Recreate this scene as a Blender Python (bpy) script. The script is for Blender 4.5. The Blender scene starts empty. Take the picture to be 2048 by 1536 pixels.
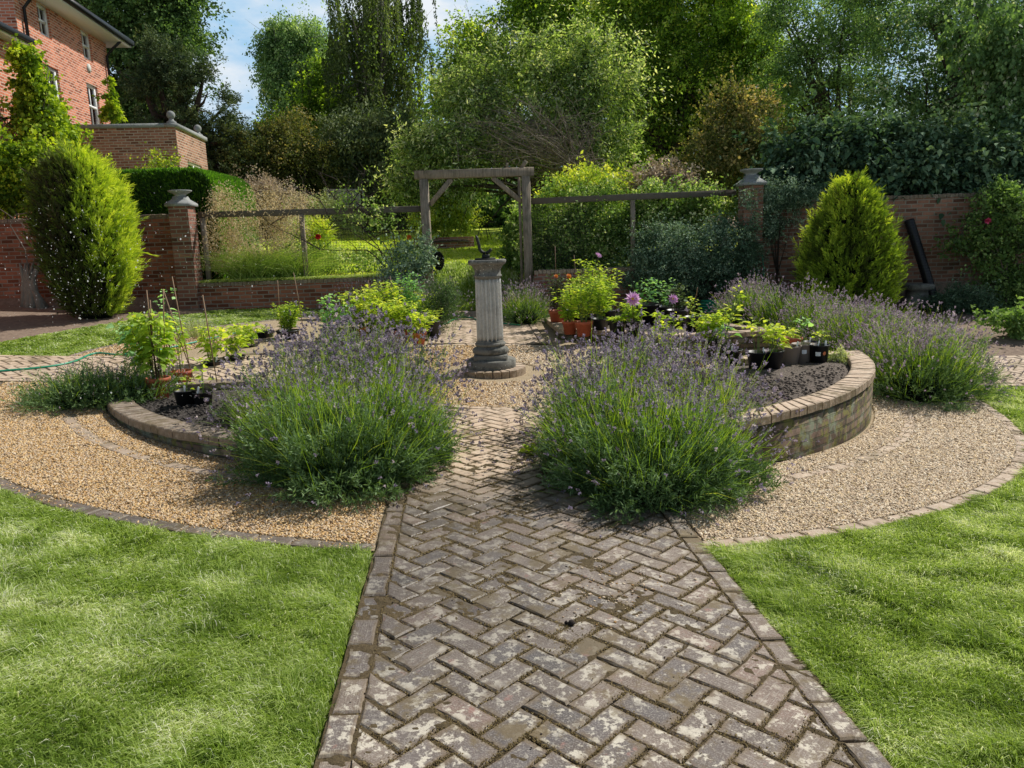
import bpy, math, random
import numpy as np
rng = np.random.default_rng(7); random.seed(7)
S = bpy.context.scene; COL = S.collection
# ------------------------------------------------------------------ world model
FP = 1504.; PIT = math.radians(10.8); ROL = math.radians(2.0); EYE = np.array([0, 0, 1.6])
CX, CY = -.216, 9.3; PHI = math.radians(-3.7)
AX = np.array([math.sin(PHI), math.cos(PHI)]); CR = np.array([math.cos(PHI), -math.sin(PHI)])
RO, RR, RB, RI, RG = 5.58, 4.685, 4.30, 2.55, 1.82

def ray(px, py):
    u = (px-1024)/FP; v = (py-768)/FP; c, s = math.cos(ROL), math.sin(ROL); u, v = u*c-v*s, u*s+v*c
    return np.array([u, math.cos(PIT)-v*math.sin(PIT), -(math.sin(PIT)+v*math.cos(PIT))])

def sstep(x, a, b):
    t = np.clip((x-a)/(b-a), 0, 1); return t*t*(3-2*t)

def T(x, y):
    """height of the ground in the front garden"""
    x = np.asarray(x, float); y = np.asarray(y, float)
    t = np.maximum(0, y-7); k = .0555*(1-.72*sstep(y, 8.5, 13.5)*(x > 0)); 
    return -k*np.clip(x, -40, 40)-.0134*y+.055*(np.sqrt(t*t+.5)-.7071)

def TB(x, y):
    """height of the raised garden behind the walls"""
    x = np.asarray(x, float); y = np.asarray(y, float)
    return .93+.060*(np.clip(y, 14, 60)-15)-.012*x*sstep(y, 14, 30)

def TT(x, y):
    """whole terrain: front garden, grassy bank in the gateway, raised garden"""
    x = np.asarray(x, float); y = np.asarray(y, float)
    gate = sstep(x, -1.75, -1.55)*(1-sstep(x, .25, .45))
    k = sstep(y, 14.62, 14.85)*(1-gate)+sstep(y, 14.7, 16.4)*gate
    return T(x, y)*(1-k)+TB(x, y)*k

def G(px, py, h=0.):
    """point of the ground (plus h) that lies on this sight line"""
    d = ray(px, py); k = np.arange(.8, 40, .01); P = EYE+d*k[:, None]
    hit = P[:, 2] <= TT(P[:, 0], P[:, 1])+h
    return P[np.argmax(hit)]

def AT(px, py, Y):
    d = ray(px, py); return EYE+d*Y/d[1]

def RZ(px, py, z):
    d = ray(px, py); return EYE+d*(z-1.6)/d[2]

def vnoise(x, y, sc, seed=0):
    r = np.random.default_rng(seed); g = r.random((64, 64))
    x = np.asarray(x)/sc+1000; y = np.asarray(y)/sc+1000
    i = np.floor(x).astype(int); j = np.floor(y).astype(int); fx = x-i; fy = y-j
    fx = fx*fx*(3-2*fx); fy = fy*fy*(3-2*fy)
    a = g[i % 64, j % 64]; b = g[(i+1) % 64, j % 64]; c = g[i % 64, (j+1) % 64]; d = g[(i+1) % 64, (j+1) % 64]
    return (a*(1-fx)+b*fx)*(1-fy)+(c*(1-fx)+d*fx)*fy

# ------------------------------------------------------------------ materials
def mat_new(name):
    m = bpy.data.materials.new(name); m.use_nodes = True; nt = m.node_tree; nt.nodes.clear()
    return m, nt, nt.nodes.new('ShaderNodeOutputMaterial')

class N:
    def __init__(s, nt): s.nt = nt
    def n(s, t, ins=None, **kw):
        o = s.nt.nodes.new('ShaderNode'+t)
        for k, v in kw.items(): setattr(o, k, v)
        for k, v in (ins or {}).items():
            if hasattr(v, 'bl_idname') or isinstance(v, bpy.types.NodeSocket): s.nt.links.new(v, o.inputs[k])
            else: o.inputs[k].default_value = v
        return o
    def ramp(s, fac, stops, interp='LINEAR'):
        o = s.nt.nodes.new('ShaderNodeValToRGB'); o.color_ramp.interpolation = interp
        e = o.color_ramp.elements
        while len(e) > 1: e.remove(e[-1])
        e[0].position, c = stops[0]; e[0].color = (*c, 1) if len(c) == 3 else c
        for p, c in stops[1:]:
            q = e.new(p); q.color = (*c, 1) if len(c) == 3 else c
        s.nt.links.new(fac, o.inputs[0]); return o.outputs[0]
    def noise(s, vec, scale, detail=4, rough=.6):
        ins = {'Scale': scale, 'Detail': detail, 'Roughness': rough}
        if vec is not None: ins['Vector'] = vec
        return s.n('TexNoise', ins).outputs['Fac']
    def mix(s, f, a, b, t='MIX'):
        o = s.nt.nodes.new('ShaderNodeMix'); o.data_type = 'RGBA'; o.blend_type = t
        for i, v in ((0, f), (6, a), (7, b)):
            if isinstance(v, bpy.types.NodeSocket): s.nt.links.new(v, o.inputs[i])
            else: o.inputs[i].default_value = v if i == 0 else ((*v, 1) if len(v) == 3 else v)
        return o.outputs[2]
    def math(s, op, a, b=0., c=None, clamp=False):
        o = s.nt.nodes.new('ShaderNodeMath'); o.operation = op; o.use_clamp = clamp
        for i, v in enumerate((a, b) if c is None else (a, b, c)):
            if isinstance(v, bpy.types.NodeSocket): s.nt.links.new(v, o.inputs[i])
            else: o.inputs[i].default_value = v
        return o.outputs[0]
    def attr(s, name, kind='Fac'):
        o = s.nt.nodes.new('ShaderNodeAttribute'); o.attribute_name = name; return o.outputs[kind]
    def pos(s): return s.nt.nodes.new('ShaderNodeNewGeometry').outputs['Position']
    def bump(s, h, strength=.5, dist=.01):
        return s.n('Bump', {'Height': h, 'Strength': strength, 'Distance': dist}).outputs[0]

def pbr(name, color=(.5, .5, .5), rough=.8, nscale=8, var=.25, bump=.3, bdist=.01, spec=.3, metal=0, nscale2=None):
    m, nt, out = mat_new(name); q = N(nt); p = q.pos()
    f = q.noise(p, nscale, 6, .65); g = q.noise(p, (nscale2 or nscale*9), 3)
    c = q.mix(f, tuple(x*(1-var) for x in color), tuple(min(1, x*(1+var)) for x in color))
    c = q.mix(q.math('MULTIPLY', g, .5), c, tuple(x*(1-var*1.2) for x in color))
    b = q.n('BsdfPrincipled', {'Base Color': c, 'Roughness': rough, 'Metallic': metal, 'Specular IOR Level': spec,
            'Normal': q.bump(q.math('ADD', f, g), bump, bdist)})
    nt.links.new(b.outputs[0], out.inputs[0]); return m

def leafmat(name, stops, trans=.45, rough=.5, spec=.35, tint=(1.15, 1.25, .45), gain=1.9):
    rough = max(rough, .62); spec = min(spec, .16)
    """stops: list of (v, colour) driven by the per-leaf attribute v"""
    m, nt, out = mat_new(name); q = N(nt); stops = [(p, tuple(min(.85, x*gain) for x in c)) for p, c in stops]
    c = q.ramp(q.attr('v'), stops)
    b = q.n('BsdfPrincipled', {'Base Color': c, 'Roughness': rough, 'Specular IOR Level': spec})
    t = q.n('BsdfTranslucent', {'Color': q.mix(1., c, tint, 'MULTIPLY')})
    mx = q.n('MixShader', {0: trans, 1: b.outputs[0], 2: t.outputs[0]})
    nt.links.new(mx.outputs[0], out.inputs[0]); return m

def attrmat(name, stops, rough=.85, spec=.25, nscale=60, bump=.4):
    m, nt, out = mat_new(name); q = N(nt)
    c = q.ramp(q.attr('v'), stops); n = q.noise(q.pos(), nscale, 3)
    c = q.mix(q.math('MULTIPLY', n, .45), c, tuple(x*.4 for x in stops[0][1]))
    b = q.n('BsdfPrincipled', {'Base Color': c, 'Roughness': rough, 'Specular IOR Level': spec, 'Normal': q.bump(n, bump, .004)})
    nt.links.new(b.outputs[0], out.inputs[0]); return m

def brickwall(name, c1, c2, mortar, dirt=.35, dirtc=(.03, .035, .02), mort=.011, lichen=0., nz=1.2, bw=.225, pale=None):
    """brick texture on the metric UV map"""
    m, nt, out = mat_new(name); q = N(nt)
    uv = q.n('UVMap').outputs[0]; p = q.pos()
    wob = q.n('TexNoise', {'Vector': p, 'Scale': 7., 'Detail': 2.}).outputs['Color']
    uv2 = q.n('VectorMath', {0: uv, 1: q.n('VectorMath', {0: wob, 'Scale': .012}, operation='SCALE').outputs[0]}, operation='ADD').outputs[0]
    bt = q.n('TexBrick', {'Vector': uv2, 'Color1': (0, 0, 0, 1), 'Color2': (1, 1, 1, 1), 'Mortar': (.5, .5, .5, 1), 'Scale': 1.,
                          'Mortar Size': mort, 'Mortar Smooth': .25, 'Brick Width': bw, 'Row Height': .075, 'Bias': 0.})
    bt.offset = .5
    bc = q.ramp(bt.outputs['Color'], [(0, tuple(x*.45 for x in c1)), (.25, c1), (.7, c2), (1, tuple(min(1, x*1.25) for x in c2))])
    n1 = q.noise(p, nz, 7, .7); n2 = q.noise(p, 30, 4); n3 = q.noise(p, 5, 6, .7)
    bc = q.mix(q.math('MULTIPLY', n2, .6), bc, tuple(x*.55 for x in c1))
    c = q.mix(bt.outputs['Fac'], bc, mortar)
    c = q.mix(q.ramp(n1, [(.42, (0, 0, 0)), (.72, (dirt*2, )*3)]), c, dirtc)
    if pale: c = q.mix(q.ramp(n3, [(.55, (0, 0, 0)), (.75, (.6, .6, .6))]), c, pale)
    if lichen:
        l = q.ramp(q.noise(p, 9, 7, .75), [(.5, (0, 0, 0)), (.58, (lichen, )*3)])
        c = q.mix(l, c, (.20, .19, .04)); l2 = q.ramp(q.noise(p, 4.3, 6, .7), [(.52, (0, 0, 0)), (.62, (lichen, )*3)])
        c = q.mix(l2, c, (.22, .25, .17))
    h = q.math('ADD', q.math('MULTIPLY', bt.outputs['Fac'], -1.), q.math('MULTIPLY', n2, .5))
    b = q.n('BsdfPrincipled', {'Base Color': c, 'Roughness': .9, 'Specular IOR Level': .2, 'Normal': q.bump(h, .7, .012)})
    nt.links.new(b.outputs[0], out.inputs[0]); return m

def pavermat(name):
    """clay pavers: bl = metric position inside each brick, v = tone of the brick"""
    m, nt, out = mat_new(name); q = N(nt); p = q.pos(); v = q.attr('v'); bl = q.attr('bl', 'Vector')
    w = q.attr('wet')
    sep = q.n('SeparateXYZ', {0: bl}); a, b2 = sep.outputs[0], sep.outputs[1]
    base = q.ramp(v, [(0, (.085, .08, .085)), (.25, (.13, .115, .115)), (.5, (.175, .14, .125)), (.75, (.225, .18, .15)), (.92, (.20, .135, .11)), (1, (.26, .17, .14))])
    sun = q.ramp(v, [(0, (.36, .265, .19)), (.5, (.49, .37, .265)), (1, (.58, .45, .34))])  # paler ramp: dry bricks, and sunlight painted onto the far path
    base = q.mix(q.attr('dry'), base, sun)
    n1 = q.noise(p, 55, 5, .7); n2 = q.noise(p, 4, 5, .6)
    base = q.mix(q.math('MULTIPLY', q.ramp(n1, [(.4, (0, 0, 0)), (.75, (1, 1, 1))]), .6), base, (.08, .068, .058))
    # drag lines along the brick
    cmb = q.n('CombineXYZ', {0: q.math('MULTIPLY', a, 10.), 1: q.math('MULTIPLY', b2, 210.), 2: q.math('MULTIPLY', v, 40.)}).outputs[0]
    st = q.noise(cmb, 1., 3, .6)
    stm = q.math('MULTIPLY', q.ramp(st, [(.55, (0, 0, 0)), (.66, (1, 1, 1))]), q.ramp(v, [(.35, (0, 0, 0)), (.5, (1, 1, 1))]))
    base = q.mix(q.math('MULTIPLY', stm, .55), base, (.46, .42, .36))
    blot = q.noise(p, 5.5, 6, .7)
    base = q.mix(q.ramp(blot, [(.42, (0, 0, 0)), (.68, (.75, .75, .75))]), base, (.115, .085, .062))
    base = q.mix(q.math('MULTIPLY', q.ramp(q.noise(p, 160, 2), [(.5, (0, 0, 0)), (.62, (1, 1, 1))]), .35), base, (.52, .48, .42))
    base = q.mix(q.math('MULTIPLY', q.attr('dry'), .78), base, q.mix(n1, (.44, .32, .22), (.80, .61, .44)))  # sunlit tan painted again over the blotches
    # pink flaked faces
    base = q.mix(q.ramp(q.noise(p, 13, 5), [(.64, (0, 0, 0)), (.69, (.5, .5, .5))]), base, (.38, .19, .15))
    # pale lichen rosettes, thicker nearer the camera end
    lic = q.ramp(q.math('ADD', q.math('MULTIPLY', q.noise(p, 15, 8, .7), .72), q.math('MULTIPLY', q.noise(p, 48, 3, .6), .28)), [(.515, (0, 0, 0)), (.55, (1, 1, 1))])
    licA = q.math('MULTIPLY', lic, q.ramp(n2, [(.36, (0, 0, 0)), (.48, (1, 1, 1))]))
    y = q.n('SeparateXYZ', {0: p}).outputs[1]
    fade = q.n('MapRange', {0: y, 1: 1.2, 2: 4.2, 3: 1.0, 4: .32}).outputs[0]
    licA = q.math('MULTIPLY', licA, fade)
    base = q.mix(q.math('MULTIPLY', licA, .82), base, (.80, .74, .60))
    # dirt drifting in from the joints
    edge = q.attr('edge')
    de = q.math('MULTIPLY', q.ramp(edge, [(.0, (1, 1, 1)), (1., (0, 0, 0))]), q.ramp(q.noise(p, 22, 5, .7), [(.30, (0, 0, 0)), (.52, (1, 1, 1))]))
    base = q.mix(q.math('MULTIPLY', de, .7), base, (.20, .145, .085))
    moss = q.ramp(q.math('MULTIPLY', q.noise(p, 7, 6, .75), q.noise(p, 2.1, 4)), [(.27, (0, 0, 0)), (.34, (1, 1, 1))])
    base = q.mix(q.math('MULTIPLY', moss, .8), base, (.17, .125, .06))
    wet = q.math('MULTIPLY', w, q.ramp(q.noise(p, 3, 4), [(.3, (.6, .6, .6)), (.6, (1, 1, 1))]))
    base = q.mix(q.math('MULTIPLY', wet, .45), base, (.022, .02, .02))
    rough = q.math('SUBTRACT', .85, q.math('MULTIPLY', wet, .42))
    h = q.math('ADD', q.math('MULTIPLY', n1, .8), q.math('MULTIPLY', st, .6))
    b = q.n('BsdfPrincipled', {'Base Color': base, 'Roughness': rough, 'Specular IOR Level': .45, 'Normal': q.bump(h, .75, .004)})
    nt.links.new(b.outputs[0], out.inputs[0]); return m

M = {}
def soilish(name, cols, scale=30, bump=.8, bd=.02):
    m, nt, out = mat_new(name); q = N(nt); p = q.pos()
    a = q.noise(p, scale, 8, .75); b_ = q.noise(p, scale*.08, 4)
    c = q.ramp(a, [(.3, cols[0]), (.5, cols[1]), (.68, cols[2])])
    c = q.mix(q.math('MULTIPLY', b_, .5), c, cols[0])
    b = q.n('BsdfPrincipled', {'Base Color': c, 'Roughness': .95, 'Specular IOR Level': .15, 'Normal': q.bump(a, bump, bd)})
    nt.links.new(b.outputs[0], out.inputs[0]); return m
M['ground'] = soilish('ground_brick_earth', [(.14, .10, .075), (.27, .20, .15), (.38, .29, .22)], 12)
M['joint'] = soilish('joint_moss', [(.045, .035, .02), (.11, .082, .045), (.19, .145, .08)], 90, .8, .006)
M['lawnbase'] = soilish('lawn_thatch', [(.07, .10, .02), (.18, .24, .05), (.30, .34, .11)], 60, .8, .02)
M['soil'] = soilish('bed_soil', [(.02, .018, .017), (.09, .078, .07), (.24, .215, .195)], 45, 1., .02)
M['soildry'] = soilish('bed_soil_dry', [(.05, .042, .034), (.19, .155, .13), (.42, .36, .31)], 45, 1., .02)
M['farlawn'] = soilish('far_lawn', [(.40, .50, .05), (.55, .64, .08), (.65, .70, .14)], 4, .3, .02)  # colour raised to carry the sunlight on the far lawn
M['gravelbase'] = soilish('gravel_bed', [(.16, .12, .07), (.5, .39, .25), (.72, .6, .44)], 90, 1., .012)
M['stones'] = attrmat('gravel_stones', [(0, (.22, .13, .06)), (.12, (.50, .29, .11)), (.3, (.74, .48, .20)), (.45, (.88, .69, .40)), (.5, (.40, .29, .20)), (.62, (.70, .54, .37)), (.8, (.88, .72, .51)), (1, (.94, .88, .74))], .8, .3)
M['paver'] = pavermat('clay_paver')
M['wallL'] = brickwall('garden_wall_brick', (.30, .10, .055), (.44, .17, .10), (.30, .24, .19), .25, nz=.9)
M['wallR'] = brickwall('old_wall_brick', (.28, .13, .085), (.42, .21, .14), (.32, .27, .21), .28, nz=.7, pale=(.18, .15, .12))
M['pierL'] = brickwall('pier_brick', (.25, .10, .07), (.36, .17, .12), (.30, .26, .21), .2, nz=1.5)
M['bedwall'] = brickwall('raised_bed_brick', (.19, .12, .085), (.29, .20, .145), (.09, .075, .05), .5, (.035, .032, .016), nz=6, lichen=.7, mort=.013)
M['house'] = brickwall('house_brick', (.52, .145, .075), (.74, .26, .15), (.66, .50, .40), .06, nz=.5, mort=.012)
M['houseX'] = brickwall('extension_brick', (.38, .17, .11), (.54, .27, .18), (.55, .46, .37), .2, nz=.8, mort=.012)
M['arch'] = pbr('rubbed_brick', (.55, .17, .07), .85, 20, .3)
M['stone'] = None
def stonemat(name, base, dark, lich, k=.5, sc=1.):
    m, nt, out = mat_new(name); q = N(nt); p = q.pos()
    a = q.noise(p, 9*sc, 8, .7); b_ = q.noise(p, 45*sc, 6, .75); c0 = q.noise(p, 3*sc, 5, .7)
    c = q.mix(b_, tuple(x*.6 for x in base), tuple(x*1.35 for x in base))
    c = q.mix(q.ramp(a, [(.5, (0, 0, 0)), (.68, (k, k, k))]), c, dark)
    sp = q.n('TexVoronoi', {'Vector': p, 'Scale': 26*sc}).outputs['Distance']
    c = q.mix(q.math('MULTIPLY', q.ramp(sp, [(.13, (1, 1, 1)), (.2, (0, 0, 0))]), q.ramp(c0, [(.45, (0, 0, 0)), (.55, (1, 1, 1))])), c, lich)
    b = q.n('BsdfPrincipled', {'Base Color': c, 'Roughness': .92, 'Specular IOR Level': .2, 'Normal': q.bump(q.math('ADD', a, b_), .7, .01)})
    nt.links.new(b.outputs[0], out.inputs[0]); return m
M['stone'] = stonemat('weathered_stone', (.60, .59, .54), (.20, .19, .16), (.62, .60, .53), .45)
M['stonedark'] = stonemat('dark_weathered_stone', (.20, .195, .17), (.018, .02, .016), (.5, .5, .44), .85)
M['stonegrey'] = stonemat('grey_coping_stone', (.30, .31, .30), (.10, .12, .10), (.5, .5, .45), .5)
M['bronze'] = pbr('aged_bronze', (.035, .038, .03), .55, 30, .4, .3, .003, .5, .6)
M['wood'] = pbr('weathered_oak', (.27, .235, .19), .85, 14, .45, .6, .01)
M['wooddark'] = pbr('weathered_rail', (.15, .13, .10), .9, 14, .4, .6, .01)
def woodmat(name, a, b_, zs=.06):
    m, nt, out = mat_new(name); q = N(nt); p = q.pos(); mp = q.n('Mapping', {'Vector': p, 'Scale': (1., 1., zs)}).outputs[0]
    g1 = q.noise(mp, 70, 5, .7); g2 = q.noise(p, 6, 5, .6); c = q.mix(q.ramp(g1, [(.35, (0, 0, 0)), (.65, (1, 1, 1))]), a, b_); c = q.mix(q.ramp(g2, [(.5, (0, 0, 0)), (.72, (.7, .7, .7))]), c, (.10, .10, .065))
    b = q.n('BsdfPrincipled', {'Base Color': c, 'Roughness': .9, 'Specular IOR Level': .15, 'Normal': q.bump(g1, .8, .01)}); nt.links.new(b.outputs[0], out.inputs[0]); return m
M['wood'] = woodmat('weathered_oak_post', (.17, .135, .095), (.37, .31, .24))
M['net'] = pbr('plastic_netting', (.02, .022, .02), .6, 20, .2)
M['white'] = pbr('white_paint', (.78, .78, .76), .45, 3, .04, .05)
M['glass'] = None
def glassmat():
    m, nt, out = mat_new('window_glass'); q = N(nt)
    n = q.noise(q.pos(), 1.5, 3)
    c = q.ramp(n, [(.35, (.05, .06, .065)), (.65, (.22, .25, .27))])
    b = q.n('BsdfPrincipled', {'Base Color': c, 'Roughness': .06, 'Specular IOR Level': .9})
    nt.links.new(b.outputs[0], out.inputs[0]); return m
M['glass'] = glassmat()
M['slate'] = pbr('roof_slate', (.09, .085, .085), .7, 6, .3)
M['blackmetal'] = pbr('black_painted_metal', (.012, .012, .014), .35, 12, .2, .1)
M['terracotta'] = pbr('terracotta_plastic', (.46, .11, .05), .65, 22, .38, .15, .003, .4)
M['blackpot'] = pbr('black_plastic', (.011, .012, .014), .45, 14, .3, .08, .003, .5)
M['taupepot'] = pbr('taupe_plastic', (.34, .27, .22), .6, 14, .15, .08, .003, .4)
M['compost'] = soilish('compost', [(.02, .014, .01), (.06, .04, .028), (.12, .08, .05)], 80, 1., .01)
M['cane'] = pbr('bamboo_cane', (.30, .19, .11), .6, 40, .35, .2)
M['label'] = pbr('white_plastic_label', (.85, .86, .86), .4, 20, .04, .02)
M['sticker'] = pbr('orange_sticker', (.75, .22, .08), .5, 20, .08, .02)
M['hose'] = pbr('green_hose', (.02, .30, .17), .35, 10, .15, .05, .002, .5)
M['bark'] = pbr('bark', (.085, .065, .048), .95, 9, .5, 1., .03)
M['barkpale'] = pbr('pale_bark', (.28, .25, .20), .9, 9, .5, .8, .02)
M['twig'] = pbr('twig', (.20, .165, .13), .9, 20, .4)
M['twigdark'] = pbr('dark_twig', (.05, .035, .03), .9, 20, .4)
M['stem'] = pbr('green_stem', (.16, .24, .06), .7, 30, .3)
M['stemdark'] = pbr('dark_stem', (.06, .035, .03), .7, 30, .3)
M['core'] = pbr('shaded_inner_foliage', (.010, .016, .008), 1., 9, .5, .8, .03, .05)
M['pink'] = leafmat('pink_petals', [(0, (.60, .26, .56)), (1, (.86, .60, .82))], .35, .5, .2, (1, .8, 1), gain=1.1)
M['red'] = leafmat('red_petals', [(0, (.65, .03, .03)), (1, (.85, .10, .06))], .3, .5, .2, (1, .6, .6), gain=1.1)
M['rosepink'] = leafmat('rose_pink_petals', [(0, (.70, .05, .18)), (1, (.9, .18, .32))], .3, .5, .2, (1, .7, .8), gain=1.1)
M['orange'] = leafmat('orange_petals', [(0, (.8, .16, .02)), (1, (.95, .42, .10))], .3, .5, .2, (1, .8, .6), gain=1.1)
M['yellow'] = leafmat('yellow_stamens', [(0, (.5, .3, .02)), (1, (.85, .6, .05))], .2, gain=1)
def dropmat():
    m, nt, out = mat_new('water_drops'); q = N(nt)
    n = q.noise(q.pos(), 5, 2)
    b = q.n('BsdfPrincipled', {'Base Color': q.mix(n, (.9, .93, .97), (1, 1, 1)), 'Roughness': .02, 'Transmission Weight': .35, 'IOR': 1.33, 'Specular IOR Level': 1.})
    t = q.n('BsdfTranslucent', {'Color': (1, 1, 1, 1)})
    mx = q.n('MixShader', {0: .5, 1: b.outputs[0], 2: t.outputs[0]})
    nt.links.new(mx.outputs[0], out.inputs[0]); return m
M['drops'] = dropmat()
L = leafmat
M['grass'] = L('grass_blades', [(0, (.06, .10, .014)), (.3, (.14, .21, .03)), (.55, (.215, .285, .06)), (.8, (.33, .39, .15)), (1, (.60, .59, .40))], .45, .5, .3, (1.08, 1.1, .6), 1.65)
M['lavleaf'] = L('lavender_foliage', [(0, (.022, .045, .018)), (.5, (.065, .115, .04)), (1, (.19, .27, .13))], .25, .6, gain=1.5)
M['lavstalk'] = L('lavender_stalks', [(0, (.09, .15, .015)), (.6, (.22, .34, .03)), (1, (.42, .44, .13))], .55, .5, .3, (1.15, 1.2, .35), 1.8)
M['lavflower'] = L('lavender_flowers', [(0, (.09, .07, .075)), (.35, (.20, .17, .19)), (.6, (.25, .215, .30)), (.8, (.38, .32, .33)), (1, (.56, .49, .45))], .35, .7, .2, (1., .95, 1.05), 1.4)
M['lavpink'] = L('faded_lavender_flowers', [(0, (.15, .11, .14)), (.5, (.32, .26, .31)), (1, (.55, .48, .46))], .35, .7, .2, (1., .9, 1.), 1.35)
M['potleaf'] = L('bright_young_leaves', [(0, (.07, .13, .02)), (.5, (.19, .28, .035)), (1, (.40, .48, .09))], .5, .4, .5, (1.3, 1.25, .4), gain=2.0)
M['potleafblue'] = L('blue_green_leaves', [(0, (.05, .12, .05)), (.5, (.13, .25, .10)), (1, (.28, .42, .20))], .42, .4, .5)
M['potleafdark'] = L('dark_dahlia_leaves', [(0, (.018, .028, .015)), (.6, (.05, .07, .03)), (1, (.12, .17, .07))], .25, .4, .5)
M['topi'] = L('golden_conifer_foliage', [(0, (.035, .027, .018)), (.3, (.045, .062, .014)), (.6, (.10, .15, .018)), (.85, (.20, .265, .03)), (1, (.36, .41, .05))], .33, .6, .2, (1.1, 1.15, .35), gain=2.15)
M['yew'] = L('yew_foliage', [(0, (.01, .024, .008)), (.5, (.03, .075, .012)), (1, (.13, .26, .02))], .35, .5, .3, gain=2.3)
M['treeA'] = L('walnut_leaves', [(0, (.03, .045, .02)), (.4, (.085, .125, .045)), (.75, (.18, .24, .085)), (1, (.40, .46, .27))], .5, .38, .6, (1.25, 1.3, .4), 2.4)
M['treeB'] = L('lime_green_leaves', [(0, (.022, .04, .010)), (.5, (.08, .13, .022)), (.85, (.20, .27, .04)), (1, (.36, .42, .08))], .55, .45, .4, (1.35, 1.35, .3), 2.8)
M['treeC'] = L('dark_broad_leaves', [(0, (.012, .024, .010)), (.55, (.035, .06, .022)), (.9, (.085, .12, .05)), (1, (.2, .24, .15))], .32, .5, .3, gain=4.4)
M['treeD'] = L('oak_leaves', [(0, (.014, .026, .010)), (.55, (.04, .07, .018)), (1, (.13, .18, .06))], .32, .5, .4, gain=3.4)
M['birch'] = L('birch_leaves', [(0, (.025, .045, .018)), (.55, (.075, .12, .04)), (1, (.21, .25, .11))], .4, .5, .4, gain=3.1)
M['cedar'] = L('conifer_needles', [(0, (.010, .018, .009)), (.6, (.028, .042, .018)), (1, (.075, .09, .035))], .18, .6, .2, gain=3.1)
M['bronzeleaf'] = L('bronze_leaves', [(0, (.03, .045, .012)), (.45, (.085, .105, .03)), (.8, (.16, .15, .05)), (1, (.34, .27, .12))], .4, .5, .4, (1.1, 1.05, .45), gain=2.0)
M['shrub'] = L('mixed_shrub_leaves', [(0, (.02, .038, .012)), (.5, (.06, .10, .025)), (.85, (.15, .20, .06)), (1, (.34, .34, .17))], .38, .5, .4, gain=2.8)
M['shrubgold'] = L('yellow_green_leaves', [(0, (.05, .08, .012)), (.5, (.17, .24, .035)), (1, (.40, .44, .09))], .45, .5, .3, (1.2, 1.2, .3), gain=2.3)
M['glaucous'] = L('cotoneaster_leaves', [(0, (.012, .024, .013)), (.6, (.038, .066, .038)), (1, (.15, .19, .13))], .15, .7, .2, gain=3.0)
M['weeping'] = L('weeping_birch_leaves', [(0, (.025, .04, .012)), (.55, (.075, .10, .035)), (1, (.22, .25, .11))], .45, .5, .4, gain=1.8)
M['vine'] = L('vine_leaves', [(0, (.04, .08, .01)), (.5, (.12, .20, .02)), (1, (.34, .42, .04))], .45, .45, .3, (1.2, 1.2, .3), gain=1.7)
M['hazel'] = L('large_hazel_leaves', [(0, (.014, .03, .018)), (.6, (.045, .08, .045)), (1, (.12, .17, .10))], .2, .85, .08, gain=2.4)
M['stipa'] = L('golden_oat_awns', [(0, (.32, .24, .12)), (.5, (.55, .44, .26)), (1, (.82, .72, .50))], .4, .6, .2, (1.1, 1.0, .75), 1.05)
M['stipagreen'] = L('oat_grass_blades', [(0, (.07, .12, .02)), (.6, (.19, .26, .06)), (1, (.38, .38, .15))], .4, .5, .3)
M['pinkish'] = L('faded_seedheads', [(0, (.16, .13, .07)), (.5, (.33, .27, .20)), (1, (.56, .48, .40))], .35, .6, .2, (1.1, 1., .8), 1.3)
M['thyme'] = L('silvery_groundcover', [(0, (.10, .12, .05)), (.6, (.28, .30, .15)), (1, (.50, .50, .32))], .3, .6)
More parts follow.
